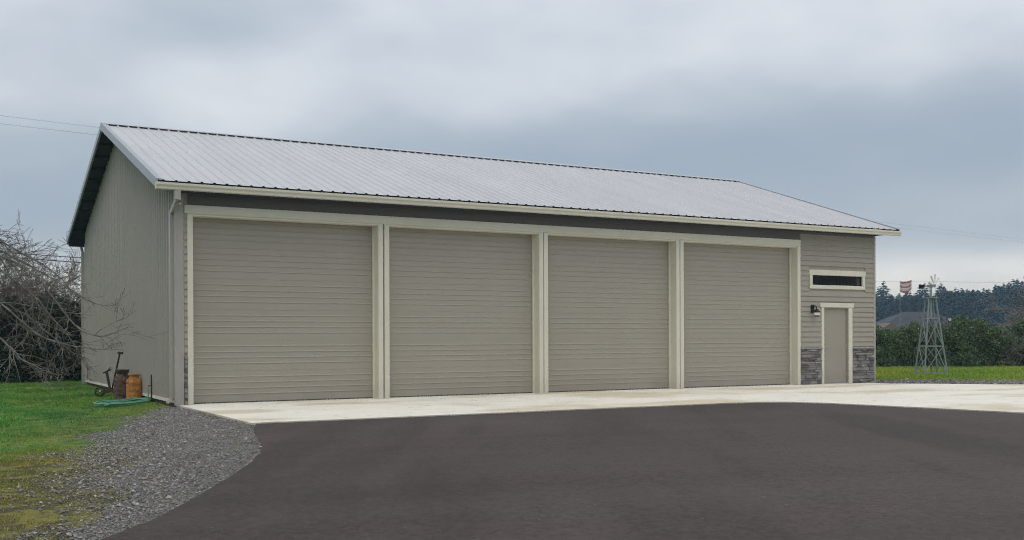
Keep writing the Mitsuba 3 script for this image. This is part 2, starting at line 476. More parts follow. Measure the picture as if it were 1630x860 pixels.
put('gravel_verge__stones', m, 'stone_vc', color=c, kind='stuff')


# grass: single bent blades, thick where the lawn is good, thin and yellow-mossy by the gravel
def blades(P, zf, h, w, col):
    n = len(P)
    a = rng.uniform(0, 2 * np.pi, n)
    side = np.c_[np.cos(a), np.sin(a), np.zeros(n)] * w[:, None]
    b = rng.uniform(0, 2 * np.pi, n)
    lean = rng.uniform(0.1, 0.95, n) * h
    base = np.c_[P, zf - 0.006]
    tip = base + np.c_[np.cos(b) * lean, np.sin(b) * lean, h]
    v = np.stack([base - side, base + side, tip], 1)
    return soup(v), np.repeat(col, 3, 0)


def lawn_patch(name, P, dist_scale, label, key_kind='stuff'):
    pass


wet = lambda P, s, sd: meshkit.fbm(np.c_[P * s, P[:, 0] * 0], 4, seed=sd)
N = 620000
t = rng.random(N) ** 0.75
P = np.c_[rng.uniform(-12.5, 0.3, N), -14.5 + 31 * t]
# keep what lies in the picture's left, measured as plain distance to the strip's centre line
e = gravel_edge(P)
wob = (wet(P, 1.3, 8) - 0.5)
inside_b = contains_xy(sbox(-0.30, -0.02, 18.4, 12.2), P[:, 0], P[:, 1])
bare = np.clip((wet(P, 1.1, 31) - 0.50) * 8, 0, 1) * np.clip((-7.4 - P[:, 1]) / 1.0, 0, 1)            # worn soil near the drive
prob = np.clip(0.62 - (e + 1.5 * wob) / 0.5, 0, 1)
prob = np.clip(prob, np.clip((wet(P, 2.4, 91) - 0.56) * 5, 0, 0.55) * (e > 0) * np.clip(1.6 - e, 0, 1), 1)
prob = np.where(e > 0.15, prob * 0.6, prob) * (1 - 0.55 * bare)
keep = (rng.random(N) < prob) & ~contains_xy(hard.buffer(0.03), P[:, 0], P[:, 1]) & ~inside_b
P, e = P[keep], e[keep]
yel = np.clip(1.0 - (-e) / (0.35 + 1.5 * wet(P, 0.5, 41)), 0, 1) * 0.75 + np.clip((-7.6 - P[:, 1]) / 1.6, 0, 1) * 0.85 + 0.6 * (wet(P, 0.55, 14) - 0.56) + 0.25 * np.clip((P[:, 1] + 1.5) / 2, 0, 1) * (P[:, 0] > -3)
yel = np.clip(yel, 0, 1)[:, None]
bare = bare[keep]
dk = np.clip((wet(P, 0.9, 17) - 0.46) * 3.0, 0, 1)[:, None]
lush = np.array([0.092, 0.305, 0.048]) * (1 - dk) + np.array([0.032, 0.145, 0.040]) * dk
moss = np.array([0.255, 0.225, 0.040]) * (1 - dk) + np.array([0.150, 0.160, 0.030]) * dk
col = (lush * (1 - yel) + moss * yel) * rng.lognormal(0, 0.28, (len(P), 1))
straw = rng.random(len(P)) < 0.05
col[straw] = np.array([0.19, 0.16, 0.075]) * rng.uniform(0.6, 1.2, (straw.sum(), 1))
h = rng.lognormal(math.log(0.040), 0.35, len(P)) * (1 - 0.6 * yel[:, 0]) * (0.35 + 1.2 * wet(P, 1.1, 77)) * (0.35 + 1.3 * np.clip((wet(P, 5.0, 78) - 0.3) * 2, 0, 1)) * (1 - 0.6 * bare)
bl_, bc_ = blades(P, ground_z(P[:, 0], P[:, 1]), h, rng.uniform(0.0028, 0.0055, len(P)), col)
# low moss cushions in the worn corner by the drive
N = 150000
Q = np.c_[rng.uniform(-8.5, -2.4, N), rng.uniform(-14.5, -6.8, N)]
eq = gravel_edge(Q)
cush = wet(Q, 1.7, 55) * 0.6 + wet(Q, 5.5, 56) * 0.4
Q = Q[(rng.random(N) < np.clip((cush - 0.43) * 8, 0.06, 1) * np.clip(0.75 - (eq + 0.8 * (wet(Q, 1.3, 8) - 0.5)) / 0.7, 0, 1)) & ~contains_xy(hard.buffer(0.03), Q[:, 0], Q[:, 1])]
w_ = np.clip((wet(Q, 2.2, 57) - 0.35) * 3, 0, 1)[:, None]
qc = (np.array([0.300, 0.255, 0.035]) * w_ + np.array([0.130, 0.175, 0.034]) * (1 - w_)) * rng.lognormal(0, 0.3, (len(Q), 1))
m2, c2 = blades(Q, ground_z(Q[:, 0], Q[:, 1]), rng.lognormal(math.log(0.016), 0.35, len(Q)), rng.uniform(0.003, 0.006, len(Q)), qc)
mm, c = V(bl_, m2), np.vstack([bc_, c2])
put('lawn_grass', mm, 'leaf_vc', color=c, label='short green lawn grass left of the garage, mossy yellow near the gravel', cat='grass', kind='stuff')

N = 230000
P = np.c_[rng.uniform(18.3, 44, N), rng.uniform(-14, 16, N)]
q = (P - CAM[:2]) @ np.array([math.sin(YAW), math.cos(YAW)])
keep = ~contains_xy(hard.buffer(0.05), P[:, 0], P[:, 1]) & (~contains_xy(gravel_right, P[:, 0], P[:, 1]) | (rng.random(N) < 0.05)) & (q > 28) & (q < 48)
P = P[keep]
yel = np.clip(0.45 + 1.6 * (wet(P, 0.45, 51) - 0.5), 0, 1)[:, None]
col = (np.array([0.160, 0.280, 0.035]) * (1 - yel) + np.array([0.38, 0.37, 0.040]) * yel) * rng.lognormal(0, 0.25, (len(P), 1))
mm, c = blades(P, ground_z(P[:, 0], P[:, 1]), rng.lognormal(math.log(0.06), 0.3, len(P)), rng.uniform(0.006, 0.012, len(P)), col)
put('lawn_grass', mm, 'leaf_vc', color=c, label='yellow-green short grass strip round the small windmill, in front of the right hedge', cat='grass', kind='stuff')

# ------------------------------------------------------------------ the garage building
XL, XR, D = -0.304, 18.27, 12.12
YE, YR = -0.45, 6.06                         # front eave edge, ridge
ZR = 6.30
SL = (ZR - 4.135) / (YR - YE)
RX0, RX1 = -0.726, 18.71
roof_z = lambda y: ZR - SL * abs(y - YR)
B = thing('garage_building', 'long taupe pole building with four big garage doors under a light metal roof', 'garage')
openings = [(0.012, 3.752), (3.996, 7.605), (7.835, 11.452), (11.682, 15.406)]
ZH0, ZH1 = 3.605, 3.768                      # header board

# wall cores
core = [bx(-0.09, -0.02, 0.03, 0.25, 0, ZH0), bx(XL + 0.012, -0.09, 0.012, 0.25, 0, 4.10)]
for (a, b), (c_, d_) in zip(openings[:-1], openings[1:]):
    core.append(bx(b + 0.09, c_ - 0.09, 0.05, 0.24, 0, ZH0))
core += [bx(-0.09, 15.51, 0.016, 0.24, ZH0 + 0.02, 4.10)]
WX0, WX1, WZ0, WZ1 = 15.94, 17.77, 2.615, 2.865          # window opening
DX0, DX1, DZ = 16.347, 17.249, 2.02                       # entry door
core += [bx(15.50, DX0, 0.016, 0.2, 0, WZ0), bx(DX1, XR, 0.016, 0.2, 0, WZ0), bx(DX0, DX1, 0.016, 0.2, DZ, WZ0),
         bx(15.50, WX0, 0.016, 0.2, WZ0, WZ1), bx(WX1, XR, 0.016, 0.2, WZ0, WZ1), bx(15.50, XR, 0.016, 0.2, WZ1, 4.10)]
FW = put(f'{B}__front_wall', V(*core), 'paint_taupe')
put(f'{B}__rear_wall', bx(XL, XR, D - 0.15, D - 0.02, -0.1, 4.1), 'paint_gable')
put(f'{B}__floor', bx(XL + 0.02, XR - 0.02, 0.31, D - 0.2, -0.15, -0.004), 'concrete')
# right gable wall (turned away from the camera)
put(f'{B}__right_gable_wall', ext_x([(0.205, -0.1), (D - 0.16, -0.1), (D - 0.16, roof_z(D) - 0.06), (YR, ZR - 0.12), (0.205, roof_z(0.2) - 0.12)], XR - 0.16, XR - 0.02), 'paint_gable')

# lap siding, board by board
EXPO = 0.133


def board(x0, x1, z, top):
    z1 = min(z + EXPO + 0.012, top)
    pf = [(0.016, z), (-0.020, z), (-0.022, z + 0.004), (-0.022 + 0.024 * (z1 - z) / EXPO, z1), (0.016, z1)]
    return ext_x([(a, b) for a, b in pf], x0, x1)


z = 0.985
row = 0
while z < 4.0:
    gaps = []
    if z + EXPO > 0 and z < 2.135:
        gaps.append((16.258, 17.388))
    if z + EXPO > 2.515 and z < 3.005:
        gaps.append((15.815, 17.888))
    xs = [15.505]
    for a, b in gaps:
        xs += [a, b]
    xs.append(18.215)
    for x0, x1 in zip(xs[::2], xs[1::2]):
        if x1 - x0 > 0.02:
            zz0, tt = z, 4.05
            if any(abs(x0 - a) < 1e-6 or True for a in [0]):
                put(f'{FW}__siding_board', board(x0, x1, zz0, tt), 'paint_taupe')
    # the narrow strip left of the first casing
    put(f'{FW}__siding_board', board(-0.155, -0.088, z, 4.05), 'paint_taupe')
    z += EXPO; row += 1
# boards above the header, the shade under the eave painted in as charcoal
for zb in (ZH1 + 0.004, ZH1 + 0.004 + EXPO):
    put(f'{FW}__eave_shade_board', board(-0.08, 15.50, zb, 4.06), 'painted_eave_shade')

put(f'{FW}__eave_shade_board', bx(15.506, 18.20, -0.028, 0.014, 3.93, 4.052), 'painted_eave_shade')  # added strip carrying the painted eave shade across the right wall

# ledge stones
def ledge(x0, x1, z0, z1):
    zc = z0
    while zc < z1 - 0.02:
        h = min(random.choice((0.045, 0.06, 0.075, 0.10)), z1 - zc)
        if z1 - zc - h < 0.03:
            h = z1 - zc
        xc = x0
        while xc < x1 - 0.005:
            w = min(random.uniform(0.10, 0.34), x1 - xc)
            if x1 - xc - w < 0.06:
                w = x1 - xc
            g = 0.009
            pr = random.uniform(0.010, 0.070)
            a, b, c_, d_ = xc + g / 2, xc + w - g / 2, zc + g / 2, zc + h - g / 2
            j = lambda s: random.uniform(-s, s)
            nx = 4 if w > 0.16 else 3
            U = np.linspace(a, b, nx)
            fr = np.array([[(u, -pr + j(0.010) + (0.008 if i in (0, nx - 1) else 0), (c_ + d_) / 2 + k * (d_ - c_) / 2 * random.uniform(0.72, 0.98)) for k in (-1, 1)] for i, u in enumerate(U)])
            bk = np.array([[(u, 0.015, c_ if k < 0 else d_) for k in (-1, 1)] for u in U])
            vv = np.vstack([fr.reshape(-1, 3), bk.reshape(-1, 3)])
            n2 = 2 * nx
            f = []
            for i in range(nx - 1):
                p0, p1, p2, p3 = 2 * i, 2 * i + 2, 2 * i + 3, 2 * i + 1
                f += [(p0, p1, p2), (p0, p2, p3), (p3, p2, p2 + n2), (p3, p2 + n2, p3 + n2), (p0, p0 + n2, p1 + n2), (p0, p1 + n2, p1)]
            f += [(0, 1, 1 + n2), (0, 1 + n2, n2), (n2 - 2, 2 * n2 - 1, n2 - 1), (n2 - 2, 2 * n2 - 2, 2 * n2 - 1)]
            put(f'{FW}__stone', trimesh.Trimesh(vv, f, process=False), f'ledge_stone_{random.choices(range(5), (5, 4, 4, 3, 1))[0]}')
            xc += w
        zc += h


for x0, x1 in ((15.507, 16.25), (17.395, 18.205)):
    ledge(x0, x1, 0.004, 0.925)
    put(f'{FW}__stone_sill', ext_x([(0.016, 0.925), (-0.072, 0.925), (-0.078, 0.930), (-0.075, 0.955), (0.012, 0.978)], x0, x1), 'ledge_stone_1')
ledge(-0.155, -0.100, 0.004, 0.925)

# corner boards
put(f'{FW}__corner_board', V(bev(XL, -0.158, -0.020, 0.011, -0.05, 4.0)), 'paint_gable')
put(f'{FW}__corner_board', bev(18.208, XR + 0.012, -0.022, 0.015, -0.02, 4.02), 'paint_gable')

# header and door casings with their jambs
put(f'{B}__header_board', bev(-0.15, 15.508, -0.036, 0.013, ZH0, ZH1), 'paint_trim')
put(f'{B}__door_casing', bev(-0.094, 0.012, -0.022, 0.262, 0.0, ZH0 - 0.002), 'paint_trim')
for (a, b), nxt in zip(openings, openings[1:] + [None]):
    put(f'{B}__door_casing', bev(b, b + 0.104, -0.022, 0.262, 0.0, ZH0 - 0.002), 'paint_trim')
    if nxt:
        put(f'{B}__door_casing', bev(nxt[0] - 0.105, nxt[0], -0.022, 0.262, 0.0, ZH0 - 0.002), 'paint_trim')
    put(f'{B}__door_head', bx(a + 0.001, b - 0.001, -0.004, 0.262, ZH0 - 0.035, ZH0 - 0.001), 'paint_trim')
    for s0, s1 in ((a, a + 0.028), (b - 0.028, b)):
        put(f'{B}__door_stop', bx(s0, s1, 0.225, 0.258, 0.0, ZH0 - 0.036), 'paint_trim')

# the four sectional doors
ordinal = ('first garage door from the left, widest in view', 'second garage door from the left', 'third garage door from the left', 'fourth garage door, beside the stone and entry door')
SH = 0.5965


def section(x0, x1, z0, top=False):
    y = 0.272
    pf = [(y + 0.05, z0 + 0.0015), (y, z0 + 0.0015)]
    for g in (0.155, 0.267, 0.378, 0.49):
        pf += [(y, z0 + g - 0.012), (y - 0.011, z0 + g - 0.009), (y - 0.011, z0 + g - 0.005), (y, z0 + g + 0.012)]
    pf += [(y, z0 + SH - 0.0015), (y + 0.05, z0 + SH - 0.0015)]
    return ext_x(pf, x0, x1)


for (a, b), lab in zip(openings, ordinal):
    dk_ = number(f'{B}__garage_door')
    tag(dk_, lab)
    for k in range(6):
        put(f'{dk_}__section', section(a + 0.004, b - 0.004, 0.022 + k * SH), 'paint_door')
    put(f'{dk_}__bottom_seal', bx(a + 0.004, b - 0.004, 0.274, 0.315, 0.0015, 0.021), 'rubber_seal')

# entry door
ed = number(f'{B}__entry_door'); tag(ed, 'plain taupe entry door with pale casing')
put(f'{ed}__panel', bev(DX0 + 0.024, DX1 - 0.024, 0.05, 0.095, 0.02, DZ - 0.024), 'paint_taupe')
put(f'{ed}__threshold', bx(DX0, DX1, -0.01, 0.14, 0.001, 0.018), 'steel')
for x0, x1 in ((DX0 - 0.001, DX0 + 0.022), (DX1 - 0.022, DX1 + 0.001)):
    put(f'{ed}__jamb', bx(x0, x1, -0.012, 0.16, 0.0, DZ - 0.023), 'paint_taupe')
put(f'{ed}__jamb', bx(DX0 + 0.001, DX1 - 0.001, -0.012, 0.16, DZ - 0.022, DZ + 0.001), 'paint_taupe')
put(f'{ed}__casing', bev(16.256, DX0 - 0.002, -0.028, 0.014, 0.0, DZ + 0.002), 'paint_trim')
put(f'{ed}__casing', bev(DX1 + 0.002, 17.390, -0.028, 0.014, 0.0, DZ + 0.002), 'paint_trim')
put(f'{ed}__casing', bev(16.205, 17.430, -0.040, 0.014, DZ + 0.004, 2.145), 'paint_trim')
hy = 0.05
put(f'{ed}__handle', V(tubes([([(DX0 + 0.09, hy, 0.98), (DX0 + 0.09, hy - 0.045, 0.98)], 0.011), ([(DX0 + 0.09, hy - 0.045, 0.98), (DX0 + 0.21, hy - 0.05, 0.978)], 0.009)], 8), lathe([(0, 0), (0.032, 0), (0.032, 0.008), (0, 0.008)], (0, 0, 0), 16).apply_transform(trimesh.transformations.rotation_matrix(math.pi / 2, (1, 0, 0), (0, 0, 0))).apply_translation((DX0 + 0.09, hy, 0.98))), 'steel')
for hz in (0.25, 1.0, 1.75):
    put(f'{ed}__hinge', tubes([([(DX1 - 0.028, 0.044, hz - 0.05), (DX1 - 0.028, 0.044, hz + 0.05)], 0.008)], 8), 'steel')

# window
wk = number(f'{B}__window'); tag(wk, 'narrow horizontal transom window with pale frame and dark glass')
put(f'{wk}__frame', V(bev(15.812, 17.891, -0.034, 0.014, WZ1 + 0.004, 3.012), bev(15.835, 17.868, -0.034, 0.014, 2.512, WZ0 - 0.004), bev(15.835, WX0 - 0.003, -0.030, 0.014, WZ0 - 0.003, WZ1 + 0.003), bev(WX1 + 0.003, 17.868, -0.030, 0.014, WZ0 - 0.003, WZ1 + 0.003)), 'paint_trim')
put(f'{wk}__sash', V(bx(WX0, WX1, 0.02, 0.06, WZ1 - 0.02, WZ1 - 0.001), bx(WX0, WX1, 0.02, 0.06, WZ0 + 0.001, WZ0 + 0.02), bx(WX0 + 0.001, WX0 + 0.02, 0.02, 0.06, WZ0 + 0.021, WZ1 - 0.021), bx(WX1 - 0.02, WX1 - 0.001, 0.02, 0.06, WZ0 + 0.021, WZ1 - 0.021)), 'dark_gap')
put(f'{wk}__pane', bx(WX0 + 0.02, WX1 - 0.02, 0.040, 0.0401, WZ0 + 0.02, WZ1 - 0.02), 'glass')

# left gable wall in ribbed steel panels
GW = number(f'{B}__gable_wall')
tag(GW, 'taupe ribbed metal gable wall')


def rib_profile(x0, x1, pitch, base, top, h):
    pts = []
    k = x0
    while k < x1 - 1e-4:
        c0 = k + pitch / 2
        for s, hh in ((k, 0), (c0 - base / 2, 0), (c0 - top / 2, h), (c0 + top / 2, h), (c0 + base / 2, 0)):
            pts.append((s, hh))
        k += pitch
    pts.append((x1, 0))
    return pts


def panel_mesh(prof, lo, hi, f):
    """prof: (s, height) across; lo(s), hi(s) along; f(s, h, t) -> point"""
    n = len(prof)
    a = np.array([f(s, h, lo(s)) for s, h in prof]); b = np.array([f(s, h, hi(s)) for s, h in prof])
    i = np.arange(n - 1)
    return trimesh.Trimesh(np.vstack([a, b]), np.vstack([np.stack([i, i + 1, i + 1 + n], 1), np.stack([i, i + 1 + n, i + n], 1)]), process=False)


PW = 0.2286
ys = [YE + 0.08] + [0.1 + k * 4 * PW for k in range(0, 14)]
ys[-1] = min(ys[-1], D)
for y0, y1 in zip(ys[:-1], ys[1:]):
    prof = rib_profile(y0, y1, (y1 - y0) / max(1, round((y1 - y0) / PW)), 0.050, 0.030, 0.036)
    if y0 < YR < y1:
        prof = sorted(prof + [(YR, 0)])
    lo = (lambda s: 0.10) if y0 > 0 else (lambda s: max(0.10, 3.74 + 0.0 * s) if s < 0.02 else 3.74)
    put(f'{GW}__panel', panel_mesh(prof, lo, lambda s: roof_z(s) - 0.035, lambda s, h, t: (XL - h, s, t)), 'paint_gable')
put(f'{GW}__base_trim', bx(XL - 0.038, XL + 0.03, 0.1, D, 0.045, 0.10), 'paint_trim')
put(f'{GW}__skirt_board', bx(XL + 0.004, XL + 0.08, 0.02, D - 0.02, -0.12, 0.035), 'rusty_iron')
put(f'{GW}__end_trim', V(bx(XL - 0.026, XL + 0.03, YE + 0.08, 0.099, 3.725, 3.76)), 'paint_gable')
put(f'{GW}__corner_trim', bx(XL - 0.022, XL + 0.01, -0.018, 0.098, 0.0, 3.73), 'paint_gable')
put(f'{GW}__corner_trim', bx(XL - 0.024, XL + 0.01, D - 0.1, D + 0.02, 0.0, 3.98), 'paint_gable')

# roof
RF = number(f'{B}__roof'); tag(RF, 'pale grey ribbed metal roof')
npan = 21
pw = (RX1 - RX0) / npan
for k in range(npan):
    x0 = RX0 + k * pw
    prof = rib_profile(x0, x0 + pw, pw / 4, 0.064, 0.030, 0.019)
    put(f'{RF}__panel', panel_mesh(prof, lambda s: YE, lambda s: YR - 0.012, lambda s, h, t: (s, t, roof_z(t) + h)), 'roof_metal')
prof = rib_profile(RX0, RX1, pw / 4, 0.064, 0.030, 0.019)
put(f'{RF}__rear_slope', panel_mesh(prof, lambda s: YR + 0.012, lambda s: 2 * YR - YE, lambda s, h, t: (s, t, roof_z(t) + h)), 'roof_metal')
# deck under the metal: dark lining, seen under the overhangs
def slab(y0, y1, x0, x1, t0, t1):
    return ext_x([(y0, roof_z(y0) - t0), (y1, roof_z(y1) - t0), (y1, roof_z(y1) - t1), (y0, roof_z(y0) - t1)][::-1], x0, x1)
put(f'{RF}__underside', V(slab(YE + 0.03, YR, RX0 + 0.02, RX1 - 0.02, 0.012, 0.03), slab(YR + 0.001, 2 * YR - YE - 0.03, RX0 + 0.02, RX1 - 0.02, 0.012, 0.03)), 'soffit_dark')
for side in (0, 1):
    for k in range(10):
        yy = 0.35 + k * 0.61
        if side:
            yy = 2 * YR - yy
        put(f'{RF}__purlin', ext_x([(yy - 0.02, roof_z(yy) - 0.10), (yy + 0.02, roof_z(yy) - 0.10), (yy + 0.02, roof_z(yy) - 0.034), (yy - 0.02, roof_z(yy) - 0.034)], RX0 + 0.03, XL - 0.03), 'soffit_dark')
# ridge: dark vent strip below a bent cap
put(f'{RF}__ridge_vent', V(ext_x([(YR - 0.125, roof_z(YR - 0.125) + 0.002), (YR - 0.12, roof_z(YR - 0.12) + 0.036), (YR, ZR + 0.040), (YR, ZR + 0.0)], RX0 + 0.03, RX1 - 0.03),
                           ext_x([(YR + 0.001, ZR), (YR + 0.001, ZR + 0.040), (YR + 0.12, roof_z(YR + 0.12) + 0.036), (YR + 0.125, roof_z(YR + 0.125) + 0.002)], RX0 + 0.03, RX1 - 0.03)), 'ridge_dark')
vents = []
for k in range(npan * 4):
    xc = RX0 + (k + 0.5) * pw / 4
    vents.append(ext_x([(YR - 0.15, roof_z(YR - 0.15) + 0.004), (YR - 0.15, roof_z(YR - 0.15) + 0.03), (YR - 0.118, roof_z(YR - 0.118) + 0.036), (YR - 0.118, roof_z(YR - 0.118) + 0.004)], xc - 0.018, xc + 0.018))
put(f'{RF}__closure_blocks', V(*vents), 'roof_metal', kind='stuff')
capz = lambda y: roof_z(y) + 0.040
put(f'{RF}__ridge_cap', ext_x([(YR - 0.14, capz(YR - 0.14)), (YR, ZR + 0.044), (YR + 0.14, capz(YR + 0.14)), (YR + 0.14, capz(YR + 0.14) + 0.004), (YR, ZR + 0.049), (YR - 0.14, capz(YR - 0.14) + 0.004)], RX0 - 0.004, RX1 + 0.004), 'roof_metal')
# rake trims
for xa, xb in ((RX0 - 0.012, RX0 + 0.018), (RX1 - 0.018, RX1 + 0.012)):
    for y0, y1 in ((YE - 0.01, YR - 0.001), (YR + 0.001, 2 * YR - YE)):
        put(f'{RF}__rake_trim', V(slab(y0, y1, xa, xb, -0.034, 0.135), slab(y0, y1, xa - (0.0 if xa < 0 else 0.06), xb + (0.06 if xa < 0 else 0.0), -0.036, -0.030), slab(y0, y1, xa - 0.006, xb + 0.006, 0.11, 0.137)), 'rake_metal')

# eave: closure shadow, fascia, soffit, gutter
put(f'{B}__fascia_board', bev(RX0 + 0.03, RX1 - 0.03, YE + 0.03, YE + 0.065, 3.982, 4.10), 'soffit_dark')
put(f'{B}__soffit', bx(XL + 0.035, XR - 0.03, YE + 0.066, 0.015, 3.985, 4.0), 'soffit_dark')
gp = [(-0.40, 4.085), (-0.40, 3.975), (-0.445, 3.968), (-0.468, 3.985), (-0.472, 4.02), (-0.497, 4.055), (-0.500, 4.095), (-0.488, 4.098), (-0.487, 4.06), (-0.462, 4.024), (-0.458, 3.993), (-0.443, 3.980), (-0.412, 3.985), (-0.412, 4.085)]
gp = [(y - 0.015, z) for y, z in gp]
GX0, GX1 = -0.742, 18.735
gk = number(f'{B}__gutter'); tag(gk, 'long pale gutter along the front eave')
put(f'{gk}__trough', ext_x(gp, GX0, GX1), 'paint_trim')
for x0 in (GX0 - 0.003, GX1 - 0.001):
    put(f'{gk}__end_cap', ext_x([(-0.415, 4.085), (-0.415, 3.974), (-0.46, 3.967), (-0.484, 3.984), (-0.488, 4.02), (-0.513, 4.055), (-0.515, 4.096)], x0, x0 + 0.004), 'paint_trim')
put(f'{B}__rear_gutter', V(bx(RX0 + 0.05, RX1 - 0.05, 2 * YR - YE + 0.002, 2 * YR - YE + 0.10, 3.97, 4.09)), 'paint_trim')
put(f'{B}__rear_fascia', bx(RX0 + 0.03, RX1 - 0.03, 2 * YR - YE - 0.06, 2 * YR - YE - 0.02, 3.93, 4.17), 'soffit_dark')


def pipe(pts, w, d):
    ms = [beam(p, q, w, d, up=(1, 0, 0)) for p, q in zip(pts[:-1], pts[1:])]
    return V(*ms)


dsx = XL - 0.052
put(f'{B}__downspout', V(bx(XL - 0.10, XL + 0.0, -0.475, -0.37, 3.80, 3.972), pipe([(dsx, -0.42, 3.83), (dsx, 0.13, 3.60)], 0.075, 0.06)), 'paint_gable', label='pale upper elbow of the front corner downspout')
put(f'{B}__downspout', V(bx(XL - 0.085, XL - 0.024, 0.085, 0.175, 0.12, 3.62), pipe([(dsx, 0.13, 0.14), (dsx - 0.1, 0.10, 0.04)], 0.07, 0.06)), 'paint_gable')
put(f'{B}__downspout', V(bx(XL - 0.10, XL - 0.024, D + 0.02, D + 0.11, -0.02, 3.72), pipe([(dsx, D + 0.50, 3.96), (dsx, D + 0.06, 3.70)], 0.075, 0.06)), 'paint_gable', label='downspout at the rear corner of the gable wall')

# wall lantern and the small box on the casing
lt = thing('wall_lantern', 'black wall lantern with a white glass shade, on the siding left of the entry door', 'lamp')
lx_, lz = 15.93, 1.90
put(f'{lt}__back_plate', bev(lx_ - 0.06, lx_ + 0.06, -0.034, -0.008, lz - 0.02, lz + 0.19, 0.008), 'black_metal')
put(f'{lt}__arm', tubes([([(lx_, -0.03, lz + 0.10), (lx_, -0.09, lz + 0.16), (lx_, -0.15, lz + 0.14), (lx_, -0.165, lz + 0.06)], 0.014)], 8), 'black_metal')
put(f'{lt}__hood', lathe([(0, 0.085), (0.03, 0.085), (0.045, 0.055), (0.095, 0.015), (0.10, 0.0), (0.0, 0.0)], (lx_, -0.165, lz - 0.01), 24), 'black_metal', smooth=40)
put(f'{lt}__glass_shade', lathe([(0, -0.002), (0.066, -0.002), (0.078, -0.04), (0.07, -0.085), (0.0, -0.09)], (lx_, -0.165, lz - 0.01), 24), 'frosted_glass', smooth=40)
put(f'{lt}__bottom_ring', lathe([(0.055, -0.086), (0.074, -0.082), (0.070, -0.104), (0.03, -0.110), (0.0, -0.110), (0.0, -0.092)], (lx_, -0.165, lz - 0.01), 24), 'black_metal', smooth=40)
kp = thing('door_opener_button', 'small white control box on the jamb of the fourth garage door', 'switch')
put(f'{kp}__housing', bev(15.400, 15.4055, 0.06, 0.125, 1.80, 1.91, 0.002), 'white_plastic')
put(f'{kp}__button', bx(15.394, 15.3995, 0.08, 0.105, 1.84, 1.87), 'frosted_glass')

# ------------------------------------------------------------------ things by the gable wall
def milk_can(name, label, x, y, s, mat, lid=True):
    k = thing(name, label, 'milk can', 'rusty milk cans by the gable wall')
    z0 = LAWN
    body = [(0, 0.0), (0.150, 0.0), (0.158, 0.012), (0.152, 0.03), (0.152, 0.19), (0.157, 0.198), (0.152, 0.206), (0.152, 0.335), (0.158, 0.345), (0.150, 0.357), (0.128, 0.40), (0.098, 0.440), (0.092, 0.455), (0.092, 0.485), (0.0, 0.487)]
    put(f'{k}__body', lathe(np.array(body) * s, (x, y, z0), 36), mat, smooth=40)
    put(f'{k}__neck_ring', lathe(np.array([(0.090, 0.47), (0.116, 0.488), (0.120, 0.505), (0.112, 0.512), (0.088, 0.50)]) * s, (x, y, z0), 36), mat, smooth=40)
    if lid:
        put(f'{k}__lid', lathe(np.array([(0, 0.505), (0.108, 0.507), (0.126, 0.535), (0.126, 0.548), (0.10, 0.545), (0.05, 0.530), (0, 0.528)]) * s, (x, y, z0), 36), mat, smooth=40)
    for sg in (-1, 1):
        a = 0.5
        cx, cy = math.cos(a) * sg, math.sin(a) * sg
        p = [(x + cx * r * s, y + cy * r * s, z0 + zz * s) for r, zz in ((0.122, 0.40), (0.175, 0.415), (0.180, 0.36), (0.152, 0.325))]
        put(f'{k}__handle', tubes([(p, 0.008 * s)], 6), mat, smooth=40)
    return k


milk_can('milk_can', 'orange rusty milk can standing in front of the darker one', -0.49, 3.32, 1.06, 'rust_orange', False)
milk_can('milk_can', 'dark weathered milk can with flared lid, behind the orange one', -0.67, 3.66, 1.16, 'rust_dark', True)

pl = thing('hand_cultivator', 'old rusty iron wheel cultivator with long handle leaning at the gable wall', 'garden tool')
px, py, pz = -0.80, 4.72, LAWN


def wheel(x, y, z, r):
    rim = trimesh.creation.torus(r - 0.018, 0.018, major_sections=28, minor_sections=8)
    rim.apply_transform(trimesh.transformations.rotation_matrix(math.pi / 2, (1, 0, 0)))
    hub = trimesh.creation.cylinder(0.022, 0.07, sections=12); hub.apply_transform(trimesh.transformations.rotation_matrix(math.pi / 2, (1, 0, 0)))
    sp = [beam((0, 0, 0), (math.cos(a) * (r - 0.02), 0, math.sin(a) * (r - 0.02)), 0.014) for a in np.arange(6) * math.pi / 3]
    m = V(rim, hub, *sp); m.apply_translation((x, y, z)); return m


put(f'{pl}__wheel', wheel(px - 0.16, py + 0.14, pz + 0.115, 0.115), 'rusty_iron', smooth=40)
put(f'{pl}__wheel', wheel(px + 0.22, py - 0.20, pz + 0.125, 0.125), 'rusty_iron', smooth=40)
put(f'{pl}__hub_cap', trimesh.creation.icosphere(2, 0.030).apply_translation((px - 0.16, py + 0.09, pz + 0.115)), 'steel', smooth=True)
put(f'{pl}__frame', V(beam((px - 0.16, py + 0.14, pz + 0.115), (px + 0.22, py - 0.20, pz + 0.125), 0.035), beam((px - 0.1, py + 0.05, pz + 0.1), (px + 0.12, py - 0.05, pz + 0.16), 0.09, 0.07), beam((px + 0.1, py, pz + 0.12), (px + 0.2, py + 0.1, pz + 0.02), 0.05, 0.03)), 'rusty_iron')
put(f'{pl}__upright_post', V(beam((px + 0.05, py, pz + 0.10), (px - 0.03, py + 0.03, pz + 0.56), 0.055, 0.045), beam((px - 0.10, py + 0.07, pz + 0.53), (px + 0.06, py - 0.02, pz + 0.61), 0.03), beam((px - 0.03, py + 0.03, pz + 0.56), (px + 0.05, py + 0.0, pz + 0.66), 0.018)), 'rusty_iron')
